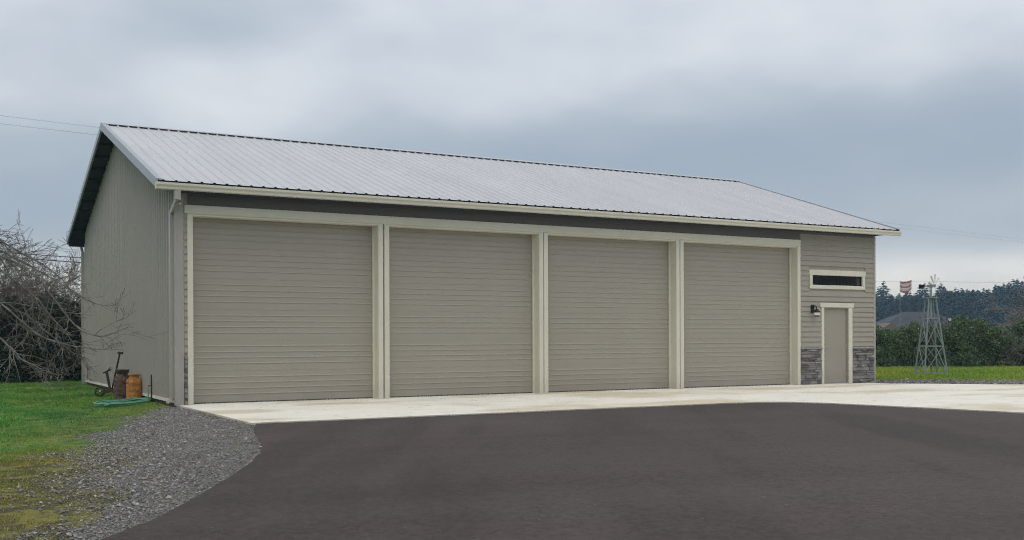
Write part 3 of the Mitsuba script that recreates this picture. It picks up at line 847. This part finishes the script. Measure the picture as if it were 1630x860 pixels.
put(f'{pl}__handle', V(tubes([([(px + 0.08, py + 0.02, pz + 0.16), (px + 0.12, py - 0.28, pz + 0.58), (px + 0.17, py - 0.50, pz + 0.98)], 0.019)], 8), tubes([([(px + 0.13, py - 0.48, pz + 0.99), (px + 0.22, py - 0.55, pz + 0.98)], 0.026)], 8)), 'rusty_iron', smooth=40)

sp_ = thing('water_standpipe', 'thin dark standpipe against the gable wall right of the milk cans', 'pipe')
put(f'{sp_}__pipe', tubes([([(XL - 0.05, 2.13, LAWN), (XL - 0.05, 2.13, 0.52)], 0.014)], 8), 'rusty_iron')
put(f'{sp_}__tap', tubes([([(XL - 0.05, 2.13, 0.30), (XL - 0.11, 2.11, 0.29), (XL - 0.12, 2.105, 0.25)], 0.010)], 8), 'rusty_iron')

tt = np.linspace(0, 1, 260)
ax0, ax1 = np.array([-1.50, 0.75]), np.array([-0.42, 2.45])
dv = (ax1 - ax0); nv = np.array([-dv[1], dv[0]]) / np.linalg.norm(dv)
ph = tt * 2 * np.pi * 4.4
rr = 0.5 - 0.035 * np.sin(ph * 0.31 + 1)
along = 0.5 - rr * np.cos(ph) * (0.93 + 0.07 * np.sin(ph * 0.7)); across = (0.20 + 0.10 * np.sin(ph * 0.43)) * np.sin(ph) + 0.10 * np.sin(ph * 0.27 + 2) + 0.05 * np.sin(ph * 2.3) + 0.03 * np.sin(ph * 3.7 + 1)
hpath = np.c_[ax0 + along[:, None] * dv + across[:, None] * nv, LAWN + 0.035 + 0.018 * (tt * 4.4) * 0.5 + 0.012 * np.sin(ph * 1.7)]
tail = np.array([[-0.44, 2.30, LAWN + 0.05], [-0.46, 2.12, LAWN + 0.05], [XL - 0.13, 2.10, LAWN + 0.06], [XL - 0.12, 2.105, 0.05], [XL - 0.12, 2.105, 0.24]])
put('garden_hose', tubes([(np.vstack([hpath, tail]), 0.0135)], 8), 'hose_green', smooth=50, label='green garden hose lying in flat loops on the grass before the milk cans', cat='hose')

# ------------------------------------------------------------------ ornamental windmill
wm = thing('garden_windmill', 'small grey lattice garden windmill on the lawn right of the garage', 'windmill')
wc = np.array([25.74, 4.25]); base_h = LAWN
wa = -1.25
RB, RT, ZT_ = 0.56, 0.17, 2.56


def wcorner(k, zf):
    r = RB + (RT - RB) * zf
    a = wa + k * math.pi / 2
    return np.array([wc[0] + r * math.cos(a), wc[1] + r * math.sin(a), base_h + zf * (ZT_ - base_h)])


for k in range(4):
    put(f'{wm}__leg', beam(wcorner(k, 0), wcorner(k, 1), 0.037), 'galvanised')
lv = [0.02, 0.37, 0.735, 1.0]
for i, zf in enumerate(lv[:3]):
    for k in range(4):
        put(f'{wm}__cross_bar', beam(wcorner(k, zf), wcorner(k + 1, zf), 0.024, 0.038), 'galvanised')
for z0, z1 in ((0.02, 0.37), (0.37, 0.735)):
    for k in range(4):
        put(f'{wm}__brace', beam(wcorner(k, z0), wcorner(k + 1, z1), 0.016), 'galvanised')
        put(f'{wm}__brace', beam(wcorner(k + 1, z0), wcorner(k, z1), 0.016), 'galvanised')
put(f'{wm}__platform', bx(wc[0] - 0.19, wc[0] + 0.19, wc[1] - 0.19, wc[1] + 0.19, ZT_, ZT_ + 0.035), 'galvanised')
put(f'{wm}__mast', tubes([([(wc[0], wc[1], ZT_ - 0.7), (wc[0], wc[1], 3.0)], 0.040)], 8), 'galvanised')
put(f'{wm}__pump_rod', tubes([([(wc[0], wc[1], base_h), (wc[0], wc[1], ZT_ - 0.7)], 0.014)], 6), 'rusty_iron')
fd = np.array([0.16, -0.987, 0.0]); fs = np.array([0.987, 0.16, 0.0])           # the rotor's axle
hc = np.array([wc[0], wc[1], 2.98]) + fd * 0.14
ro = number(f'{wm}__rotor')
put(f'{ro}__hub', beam(np.array([wc[0], wc[1], 2.98]) - fd * 0.12, hc + fd * 0.02, 0.10), 'galvanised')
for k in range(9):
    a = k * math.pi / 4.5 + 0.1
    d_ = fs * math.cos(a) + np.array([0, 0, 1.0]) * math.sin(a)
    t_ = np.cross(d_, fd) * math.cos(0.6) + fd * math.sin(0.6)
    A, Bp = hc + d_ * 0.09, hc + d_ * 0.40
    w0, w1 = 0.010, 0.034
    vv = np.array([A - t_ * w0, A + t_ * w0, Bp + t_ * w1, Bp - t_ * w1])
    nn = np.cross(t_, d_) * 0.003
    put(f'{ro}__blade', trimesh.convex.convex_hull(np.vstack([vv + nn, vv - nn])), 'white_plastic')
tv = np.array([wc[0], wc[1], 2.98]) - fd * 0.12
put(f'{wm}__tail_vane', V(beam(tv, tv - fd * 0.2, 0.03), trimesh.convex.convex_hull(np.array([tv - fd * 0.12 + fs * s + np.array([0, 0, dz]) - fd * q for s in (-0.004, 0.004) for dz, q in ((-0.045, 0), (0.045, 0), (-0.08, 0.20), (0.08, 0.20))]))), 'black_metal')

# ------------------------------------------------------------------ plants
def leaf_quads(C, size, colr, out=None, droop=0.0):
    """a leaf = two triangles folded along the midrib"""
    n = len(C)
    d = rng.normal(size=(n, 3)); d[:, 2] -= droop
    if out is not None:
        d = d * 0.75 + out * 1.1
    d /= np.linalg.norm(d, axis=1, keepdims=True)
    r = rng.normal(size=(n, 3)); s = np.cross(d, r); s /= np.linalg.norm(s, axis=1, keepdims=True) + 1e-9
    nn = np.cross(s, d)
    L = size[:, None]
    a, b = C - d * L * 0.5, C + d * L * 0.5
    l = C + s * L * 0.27 + nn * L * 0.10; r_ = C - s * L * 0.27 + nn * L * 0.10
    tri = np.stack([np.stack([a, l, b], 1), np.stack([a, b, r_], 1)], 1).reshape(-1, 3, 3)
    return soup(tri), np.repeat(colr, 6, 0)


def crown_points(n, rx, ry, z0, z1, nb, sd, spread=0.42):
    """clump centres in a rounded column, leaves in shells round each"""
    r = np.random.default_rng(sd)
    th = r.uniform(0, 2 * np.pi, nb); u = np.sqrt(r.uniform(0.05, 1, nb)); zz = r.uniform(0, 1, nb) ** 1.2
    shape = np.sqrt(np.clip(1 - np.clip((zz - 0.45) / 0.55, 0, 1) ** 2.2, 0.03, 1))
    cc = np.c_[np.cos(th) * u * rx * shape * 0.78, np.sin(th) * u * ry * shape * 0.78, z0 + zz * (z1 - z0) * 0.92]
    k = r.integers(0, nb, n)
    d = r.normal(size=(n, 3)); d /= np.linalg.norm(d, axis=1, keepdims=True)
    rad = spread * min(rx, ry) * (0.55 + 0.5 * r.random(nb))[k] * (0.55 + 0.45 * r.random(n) ** 0.4)
    P_ = cc[k] + d * rad[:, None] * [1, 1, 0.85]
    tone = r.lognormal(0, 0.22, nb)[k]
    return P_, d, tone, cc


def twig_paths(cc, base, r0, sd, n=None):
    r = np.random.default_rng(sd)
    out = []
    for c in cc[:n]:
        mid = (np.asarray(base) * 0.5 + c * 0.5) + r.normal(0, 0.08, 3)
        out.append((np.array([base, mid, c]), np.array([r0, r0 * 0.6, r0 * 0.2])))
    return out


def shrub(name, label, cat, group, loc, rx, ry, h, n, leaf, pal, sd, nb=46, z0=0.05, droop=0.3, bark='bark_brown', extra=0):
    k = thing(name, label, cat, group)
    P_, d, tone, cc = crown_points(n, rx, ry, z0 * h, h, nb, sd)
    rs = np.random.default_rng(sd + 1)
    P_ = P_[P_[:, 2] > 0.0]; m_ = len(P_); tone = tone[:m_]; d = d[:m_]
    pal = np.array(pal)
    col = pal[rs.integers(0, len(pal), m_)] * (tone * rs.lognormal(0, 0.25, m_))[:, None]
    lm, lc = leaf_quads(P_ + np.array(loc), rs.uniform(0.6, 1.3, m_) * leaf, col, out=d, droop=droop)
    put(f'{k}__foliage', lm, 'leaf_vc', color=lc)
    put(f'{k}__trunk', tubes([(p + np.array(loc), r) for p, r in [(np.array([(0, 0, -0.05), (0.02, 0.01, h * 0.45), (0.0, 0.03, h * 0.8)]), np.array([0.05, 0.04, 0.015]) * h / 2)] + twig_paths(cc, (0, 0, h * 0.25), 0.022 * h / 2, sd, 26)], 5), bark)
    return k


HEDGE = [(0.070, 0.128, 0.052), (0.090, 0.160, 0.062), (0.055, 0.098, 0.046), (0.120, 0.170, 0.070), (0.145, 0.155, 0.078)]
A0, A1 = np.array([30.3, 12.35]), np.array([38.6, 7.55])
names_r = ['tall dark green hedge shrub directly right of the garage corner', 'green hedge shrub left of the windmill', 'bushy green hedge shrub behind the left legs of the windmill', 'hedge shrub behind the right legs of the windmill',
           'hedge shrub just right of the windmill', 'second hedge shrub right of the windmill', 'third hedge shrub right of the windmill, olive green', 'fourth hedge shrub right of the windmill', 'sparse green hedge shrub left of the brown one', 'hedge shrub at the right edge of the picture', 'hedge shrub beyond the right edge']
nr = len(names_r)
for i, lab in enumerate(names_r):
    f_ = i / (nr - 1)
    p = A0 + (A1 - A0) * f_ + rng.normal(0, 0.12, 2)
    hh = rng.uniform(1.55, 2.2) + (0.1 if i < 2 else 0)
    shrub('hedge_shrub', lab, 'shrub', 'shrubs of the hedge behind the windmill', (p[0], p[1], LAWN), rng.uniform(0.78, 0.98), 0.8, hh, 9500, 0.09, HEDGE if i % 3 else HEDGE[1:] + [(0.12, 0.14, 0.05)], 100 + i, nb=75, z0=0.02, droop=0.1)


# ---- bare trees: limbs that fork, twigs that droop
def grow(p, d, L, r, depth, rs, out, droop, minr=0.0022, wig=0.16, kids=(3, 5)):
    n = max(4, int(L / 0.10))
    pts, rad = [p], [r]
    d = d / np.linalg.norm(d)
    for i in range(n):
        d = d + rs.normal(0, wig, 3) * 0.55 + np.array([0, 0, -droop * 0.10])
        d /= np.linalg.norm(d)
        pts.append(pts[-1] + d * L / n)
        rad.append(max(minr, r * (1 - 0.72 * (i + 1) / n)))
    pts = np.array(pts)
    out.append((pts, np.array(rad)))
    if depth > 0:
        for _ in range(rs.integers(kids[0], kids[1] + 1)):
            t = rs.uniform(0.25, 0.98)
            i = min(int(t * n), n - 1)
            td = pts[i + 1] - pts[i]; td /= np.linalg.norm(td)
            s = rs.normal(size=3); s -= td * (s @ td); s /= np.linalg.norm(s)
            nd = td * rs.uniform(0.55, 1.0) + s * rs.uniform(0.5, 0.95)
            grow(pts[i], nd, L * rs.uniform(0.38, 0.62), max(minr, rad[i] * rs.uniform(0.5, 0.7)), depth - 1, rs, out, droop * 1.15, minr, wig, kids)


def curve(ctrl, n):
    ctrl = np.asarray(ctrl, float)
    t = np.linspace(0, len(ctrl) - 1, n)
    from scipy.interpolate import CubicSpline
    return CubicSpline(np.arange(len(ctrl)), ctrl)(t)


bt = thing('bare_tree', 'leafless grey tree at the left edge with drooping branches before the gable wall', 'tree')
rs = np.random.default_rng(7)
tb = np.array([-4.95, -4.15, LAWN])
trunk = [(curve([tb + [0, 0, -0.1], tb + [0.03, 0.02, 0.7], tb + [-0.02, 0.05, 1.35], tb + [0.05, 0.0, 1.8]], 14), np.linspace(0.17, 0.12, 14))]
top = trunk[0][0][-1]
limbs = []
# limbs that arch out to the right, as seen (their tips droop)
arch = [
    [top, (-4.2, -4.5, 2.62), (-3.55, -4.9, 2.40), (-3.05, -5.15, 2.05), (-2.62, -5.42, 1.45), (-2.2, -5.62, 1.38), (-1.95, -5.8, 1.46)],
    [top, (-4.3, -4.55, 2.55), (-3.62, -4.95, 2.15), (-3.2, -5.2, 1.75), (-2.9, -5.3, 1.35), (-2.70, -5.4, 0.95)],
    [top, (-4.25, -4.3, 2.75), (-3.60, -4.7, 2.55), (-3.1, -5.0, 2.25), (-2.75, -5.2, 1.85)],
    [top, (-4.3, -4.7, 2.2), (-3.6, -5.05, 1.72), (-3.15, -5.25, 1.32), (-2.75, -5.45, 1.18), (-2.2, -5.72, 1.12)],
    [top, (-4.25, -4.1, 2.7), (-3.6, -4.4, 2.45), (-3.1, -4.7, 2.2), (-2.6, -4.9, 1.85), (-2.15, -5.1, 1.75)],
    [top, (-4.35, -4.9, 1.85), (-3.7, -5.3, 1.30), (-3.3, -5.45, 0.95), (-2.9, -5.6, 0.78)],
    [top, (-4.5, -4.4, 2.6), (-3.9, -4.9, 2.72), (-3.5, -5.2, 2.50), (-3.2, -5.35, 2.1)],
    [top, (-4.4, -4.3, 2.3), (-3.7, -4.65, 1.95), (-3.2, -4.9, 1.6), (-2.8, -5.15, 1.25), (-2.5, -5.3, 1.05)],
]
for c_ in arch:
    c_ = np.array(c_); n = 44
    pts = curve(c_, n) + np.cumsum(rs.normal(0, 0.006, (n, 3)), 0)
    r0 = rs.uniform(0.015, 0.022)
    rad = r0 * (1 - np.linspace(0, 1, n)) ** 0.85 + 0.0038
    limbs.append((pts, rad))
    for i in range(8, n - 2):
        if rs.random() < 0.54:
            td = pts[i + 1] - pts[i]; td /= np.linalg.norm(td)
            s = rs.normal(size=3); s -= td * (s @ td); s /= np.linalg.norm(s)
            grow(pts[i], td * rs.uniform(0.5, 1.0) + s * 0.8, rs.uniform(0.30, 0.85) * (1 - 0.5 * i / n), max(0.0032, rad[i] * 0.55), 2, rs, limbs, 0.25, 0.0026, 0.20, (1, 3))
# the limbs on the other sides, out of the frame
for k in range(7):
    a = 1.9 + k * 0.52
    grow(top - [0, 0, rs.uniform(0, 0.4)], np.array([math.cos(a) * 0.9, math.sin(a) * 0.9, 0.75]), 1.9, 0.06, 3, rs, limbs, 0.35, 0.003, 0.16, (3, 4))
put(f'{bt}__trunk', tubes(trunk, 10), 'bark_grey', smooth=True)
put(f'{bt}__branches', tubes(limbs, 5), 'bark_grey', smooth=True)

# ---- thicket left of and behind the garage
THICK = [(0.034, 0.052, 0.028), (0.046, 0.068, 0.034), (0.028, 0.042, 0.026), (0.070, 0.072, 0.042)]
left_spots = [(-4.6, 15.6, 'dark evergreen thicket shrub at the left edge behind the bare tree'), (-3.3, 15.2, 'second dark thicket shrub from the left edge'), (-2.1, 14.6, 'third dark thicket shrub from the left edge'), (-0.9, 14.4, 'dark thicket shrub against the rear corner of the garage'), (0.35, 14.8, 'dark thicket shrub half hidden by the rear corner of the garage')]
for i, (x, y, lab) in enumerate(left_spots):
    shrub('thicket_shrub', lab, 'shrub', 'dark shrubs behind the bare tree', (x, y, LAWN), 1.0, 0.95, rng.uniform(2.5, 2.95), 8000, 0.11, THICK, 300 + i, nb=60, droop=0.2)


def bare_bush(name, label, cat, group, loc, h, spread, sd, mat, n=16, r0=0.022, depth=3, minr=0.004):
    k = thing(name, label, cat, group)
    r = np.random.default_rng(sd)
    o = []
    for _ in range(n):
        a = r.uniform(0, 2 * np.pi)
        grow(np.array(loc) + [r.normal(0, 0.1), r.normal(0, 0.1), -0.02], np.array([math.cos(a) * spread, math.sin(a) * spread, 1.0]), h * r.uniform(0.75, 1.0), r0 * r.uniform(0.7, 1.2), depth, r, o, 0.12, minr, 0.14, (3, 5))
    put(f'{k}__branches', tubes(o, 3), mat, smooth=True)
    return k


for i, (x, y, h, lab) in enumerate([(-4.2, 17.0, 3.9, 'tall brown leafless bush at the left edge behind the evergreens'), (-2.8, 16.6, 3.6, 'second brown leafless bush from the left edge'), (-1.5, 16.2, 3.5, 'third brown leafless bush from the left edge'), (-0.3, 16.0, 3.3, 'brown leafless bush against the rear corner of the garage')]):
    bare_bush('leafless_bush', lab, 'bush', 'brown bushes above the thicket', (x, y, LAWN), h, 0.42, 400 + i, 'twig_brown', n=27, minr=0.0075)
bare_bush('brown_shrub', 'bare brown shrub in front of the hedge near the right edge', 'shrub', None, (36.2, 8.6, LAWN), 1.5, 0.5, 500, 'twig_brown', n=26, depth=2, minr=0.006)
bare_bush('red_shrub', 'dark red leafless shrub above the hedge just right of the windmill', 'shrub', None, (36.0, 11.5, LAWN), 2.35, 0.4, 501, 'twig_red', n=14, depth=2, minr=0.008)
bare_bush('brown_tree', 'brown leafless tree above the hedge right of the house roof', 'tree', None, (47.5, 14.5, LAWN), 3.6, 0.45, 502, 'twig_brown', n=26, depth=3, minr=0.010)

# ------------------------------------------------------------------ far house, flag, wires
hs = thing('far_house', 'single storey house with grey hipped roof behind the hedge and windmill', 'house')
Rv = np.array([math.cos(YAW), -math.sin(YAW)]); Fv = np.array([math.sin(YAW), math.cos(YAW)])
hc0 = np.array([107.7, 71.4])


def hpt(a, b, z):
    q = hc0 + Rv * a + Fv * b
    return (q[0], q[1], z)


def hull(pts):
    return trimesh.convex.convex_hull(np.array(pts))


rf = put(f'{hs}__roof', hull([hpt(-6.4, 0, 2.35), hpt(6.4, 0, 2.35), hpt(-6.4, 9, 2.35), hpt(6.4, 9, 2.35), hpt(-1.4, 4.5, 4.55), hpt(2.2, 4.5, 4.55)]), 'shingles')
put(f'{rf}__gable_wing', hull([hpt(-6.6, -1.5, 2.2), hpt(-3.8, -1.5, 2.2), hpt(-5.2, -1.5, 3.05), hpt(-6.6, 4, 2.2), hpt(-3.8, 4, 2.2), hpt(-5.2, 4, 3.05)]), 'house_wall')
put(f'{rf}__vent', hull([hpt(3.5 + s, 2.0 + t_, z_) for s in (0, 0.3) for t_ in (0, 0.3) for z_ in (3.1, 3.7)]), 'white_plastic')
put(f'{hs}__wall', hull([hpt(a, b, z_) for a in (-5.9, 5.9) for b in (0.5, 8.5) for z_ in (-0.1, 2.34)]), 'house_wall')
for a in (-2.5, 1.0, 4.0):
    put(f'{hs}__window', hull([hpt(a + s, 0.5 - t_, z_) for s in (0, 1.2) for t_ in (0.0, 0.06) for z_ in (0.9, 2.0)]), 'dark_gap')

fl = thing('striped_flag', 'red and white striped flag against the sky left of the windmill', 'flag')
f0 = np.array([84.40, 55.80])
stripes = 5
for i in range(stripes):
    n = 12
    u = np.linspace(0, 1, n)
    wave = 0.34 * np.sin(u * 7.0 + 0.6) * u
    sag = -0.16 * np.sin(u * 4.4) * (0.5 + 0.15 * i) + 0.08 * u
    z1 = 7.02 - i * 0.212 + sag; z0 = z1 - 0.212
    xy = f0[None] + Rv[None] * (1.30 * u - 0.02 * i * (1 - u) * 0)[:, None] + Fv[None] * wave[:, None]
    tn = 0.006
    top_ = np.c_[xy, z1]; bot = np.c_[xy, z0]
    off = np.append(Fv * tn, 0)
    v = np.vstack([top_, bot, top_ + off, bot + off])
    f = []
    for j in range(n - 1):
        f += [(j, n + j, n + j + 1), (j, n + j + 1, j + 1), (2 * n + j, 3 * n + j + 1, 3 * n + j), (2 * n + j, 2 * n + j + 1, 3 * n + j + 1)]
    put(f'{fl}__stripe', trimesh.Trimesh(v, f, process=False), 'flag_white' if i % 2 else 'flag_red', smooth=True)
put(f'{fl}__pole', tubes([([(f0[0] - 0.02, f0[1] + 0.01, LAWN), (f0[0] - 0.02, f0[1] + 0.01, 7.15)], np.array([0.018, 0.012]))], 6), 'galvanised')


def wire(label, p, q, r, sag, ext=1.0, lo=0.0):
    p, q = np.array(p, float), np.array(q, float)
    t_ = np.linspace(-lo, 1 + ext, 40)
    pts = p + (q - p) * t_[:, None]
    pts[:, 2] -= sag * (1 - ((t_ - 0.5) / 0.5) ** 2) * 0.25
    put('power_line', tubes([(pts, r)], 4), 'wire_black', label=label, cat='wire')


wire('thin upper wire crossing the sky left of the roof ridge', (-1.6, 26.1, 10.12), (60.83, 35.77, 9.85), 0.0042, 0.0, 0.5, 0.4)
wire('thin lower wire crossing the sky left of the roof ridge', (-1.61, 26.1, 9.80), (60.83, 35.77, 9.57), 0.0042, 0.0, 0.5, 0.4)
wire('upper of two dark wires above the left thicket', (3.81, 78.12, 8.53), (8.58, 81.17, 8.58), 0.035, 0.0, 4, 6)
wire('lower of two dark wires above the left thicket', (3.81, 78.12, 8.16), (8.58, 81.17, 8.15), 0.040, 0.0, 4, 6)
wire('dark wire crossing before the hill forest behind the windmill', (153.2, 120.3, 8.35), (177.5, 106.7, 8.49), 0.055, 0.0, 3, 2)
wire('faint wire just above the treetops right of the garage', (121.7, 92.2, 9.67), (141.1, 81.3, 9.40), 0.014, 0.0, 3, 2)

# ------------------------------------------------------------------ far hills and conifers
FWD = np.array([math.sin(YAW), math.cos(YAW)]); RGT = np.array([math.cos(YAW), -math.sin(YAW)])


def hill_h(x, y):
    q = np.stack([x - CAM[0], y - CAM[1]], -1)
    f_, r_ = q @ FWD, q @ RGT
    ramp = np.clip((f_ - 290) / 260, 0, 1.0) ** 1.2
    n = meshkit.fbm(np.stack([x / 130, y / 130, x * 0], -1), 3, seed=61)
    return -0.4 + ramp * (13 + 16 * (n - 0.35) + 0.030 * np.clip(r_ - 130, 0, 250))


gx = np.linspace(-420, 760, 60); gy = np.linspace(255, 800, 32)
hm = grid_mesh(gx, gy, lambda a, b: hill_h(*(CAM[:2] + np.outer(a, RGT) + np.outer(b, FWD)).T))
v = np.array(hm.vertices); xy = CAM[:2] + np.outer(v[:, 0], RGT) + np.outer(v[:, 1], FWD)
hm = trimesh.Trimesh(np.c_[xy, v[:, 2]], hm.faces, process=False)
put('hills', hm, 'forest_floor', smooth=True, label='low wooded hill along the horizon', kind='structure')

CON = np.array([(0.016, 0.030, 0.020), (0.020, 0.036, 0.024), (0.013, 0.024, 0.018), (0.023, 0.038, 0.022)])


def conifer(sd, n=420, slim=0.19, H=1.0):
    r = np.random.default_rng(sd)
    z = r.beta(1.1, 1.35, n) * 0.90 + 0.09
    whorl = np.clip(np.round(z * 22) / 22 + r.normal(0, 0.010, n), 0.05, 0.992)
    prof = slim * (1 - whorl) ** 0.85 * (0.75 + 0.5 * r.random(n))
    lob = 1 + 0.30 * np.sin(r.uniform(0, 6.28) + whorl * 31)
    a = r.uniform(0, 2 * np.pi, n)
    rad = prof * lob * np.sqrt(r.uniform(0.15, 1, n))
    c = np.c_[np.cos(a) * rad, np.sin(a) * rad, whorl - rad * 0.22]
    d = np.c_[np.cos(a), np.sin(a), np.full(n, -0.35)]; d /= np.linalg.norm(d, axis=1, keepdims=True)
    s = np.c_[-np.sin(a), np.cos(a), np.zeros(n)]
    L = (0.05 + 0.05 * r.random(n)) * (1.15 - 0.75 * whorl)
    tip = c + d * L[:, None]; b1 = c - d * L[:, None] * 0.4 + s * L[:, None] * 0.45; b2 = c - d * L[:, None] * 0.4 - s * L[:, None] * 0.45
    dn = c + np.c_[np.zeros(n), np.zeros(n), -L * 0.5]
    tri = np.stack([np.stack([b1, b2, tip], 1), np.stack([b1, dn, tip], 1)], 1).reshape(-1, 3, 3)
    col = np.repeat(CON[r.integers(0, 4, n)] * r.lognormal(0, 0.12, (n, 1)), 6, 0)
    return soup(tri), col


protos = []
for k in range(5):
    m_, c_ = conifer(700 + k, slim=(0.17, 0.22, 0.15, 0.26, 0.20)[k])
    protos.append(mikit.ply(m_, 'leaf_vc', color=c_))
trunk_ply = mikit.ply(tubes([(np.array([(0, 0, -0.05), (0, 0, 0.5), (0, 0, 0.97)]), np.array([0.018, 0.012, 0.002]))], 5), 'bark_brown')


def tree_at(a, b, H, k, rot):
    x, y = CAM[:2] + RGT * a + FWD * b
    z = float(hill_h(np.array([x]), np.array([y]))[0])
    return T().translate([x, y, z - 0.4]).rotate([0, 0, 1], rot).scale([H * 1.5, H * 1.5, H])


# single trees one can pick out on the skyline: picture x, height above the eye, distance
sky = [(1398, 80, 340), (1407, 90, 345), (1420, 68, 350), (1432, 71, 350), (1444, 75, 345), (1449, 73, 340), (1464, 82, 345), (1472, 86, 345), (1497, 87, 340), (1503, 82, 345), (1512, 75, 360), (1521, 79, 360), (1531, 78, 365), (1540, 77, 370), (1549, 77, 370), (1557, 75, 370), (1566, 78, 375), (1574, 77, 380), (1582, 76, 380), (1590, 83, 385), (1598, 86, 390), (1606, 88, 390), (1613, 92, 395), (1620, 93, 395), (1627, 90, 400), (1634, 91, 400)]
words = ['first', 'second', 'third', 'fourth', 'fifth', 'sixth', 'seventh', 'eighth', 'ninth', 'tenth', 'eleventh', 'twelfth', 'thirteenth', 'fourteenth', 'fifteenth', 'sixteenth', 'seventeenth', 'eighteenth', 'nineteenth', 'twentieth', 'twenty-first', 'twenty-second', 'twenty-third', 'twenty-fourth', 'twenty-fifth', 'twenty-sixth']
for i, (u, up, b) in enumerate(sky):
    a = (u - 815) / 1690.36 * b
    x, y = CAM[:2] + RGT * a + FWD * b
    z = float(hill_h(np.array([x]), np.array([y]))[0])
    H = CAM[2] + up / 1690.36 * b - z + 0.4
    k = thing('conifer_tree', f'dark blue-green conifer on the skyline, {words[i]} from the garage corner', 'tree', 'conifers along the skyline')
    M = tree_at(a, b, H, i % 5, 37 * i)
    scene[f'{k}__crown'] = {**protos[(i * 3) % 5], 'to_world': M}
    scene[f'{k}__trunk'] = {**trunk_ply, 'to_world': M}
# the mass below them
for k in range(5):
    scene[f'forest_proto_{k}'] = {'type': 'shapegroup', 'crown': dict(protos[k])}
cnt = 0
labels['hill_forest'] = {'label': 'dense conifer forest covering the hill below the skyline trees', 'category': 'forest', 'kind': 'stuff'}
for _ in range(900):
    b = rng.uniform(262, 400); a = rng.uniform(0.26, 0.56) * b
    x, y = CAM[:2] + RGT * a + FWD * b
    z = float(hill_h(np.array([x]), np.array([y]))[0])
    lim = CAM[2] + (62 + 8 * rng.random() + (8 if a / b > 0.40 else 0) + (8 if a / b > 0.455 else 0)) / 1690.36 * b - z
    H = min(rng.uniform(10, 19), lim)
    if H < 5:
        continue
    cnt += 1
    scene[f'hill_forest__{cnt:03d}'] = {'type': 'instance', 'to_world': tree_at(a, b, H, 0, rng.uniform(0, 360)), 'group': {'type': 'ref', 'id': f'forest_proto_{cnt % 5}'}}

# ------------------------------------------------------------------ air
scene['air'] = {'type': 'homogeneous', 'albedo': {'type': 'rgb', 'value': [0.90, 0.95, 0.98]}, 'sigma_t': {'type': 'rgb', 'value': [0.00030, 0.00042, 0.00062]}}
scene['haze'] = {'type': 'cube', 'to_world': T().translate([0, 0, 29]).scale([1600, 1600, 31]), 'bsdf': {'type': 'null'}, 'interior': {'type': 'ref', 'id': 'air'}}
labels['haze'] = {'label': 'thin blue haze in the air over the far trees', 'kind': 'stuff'}
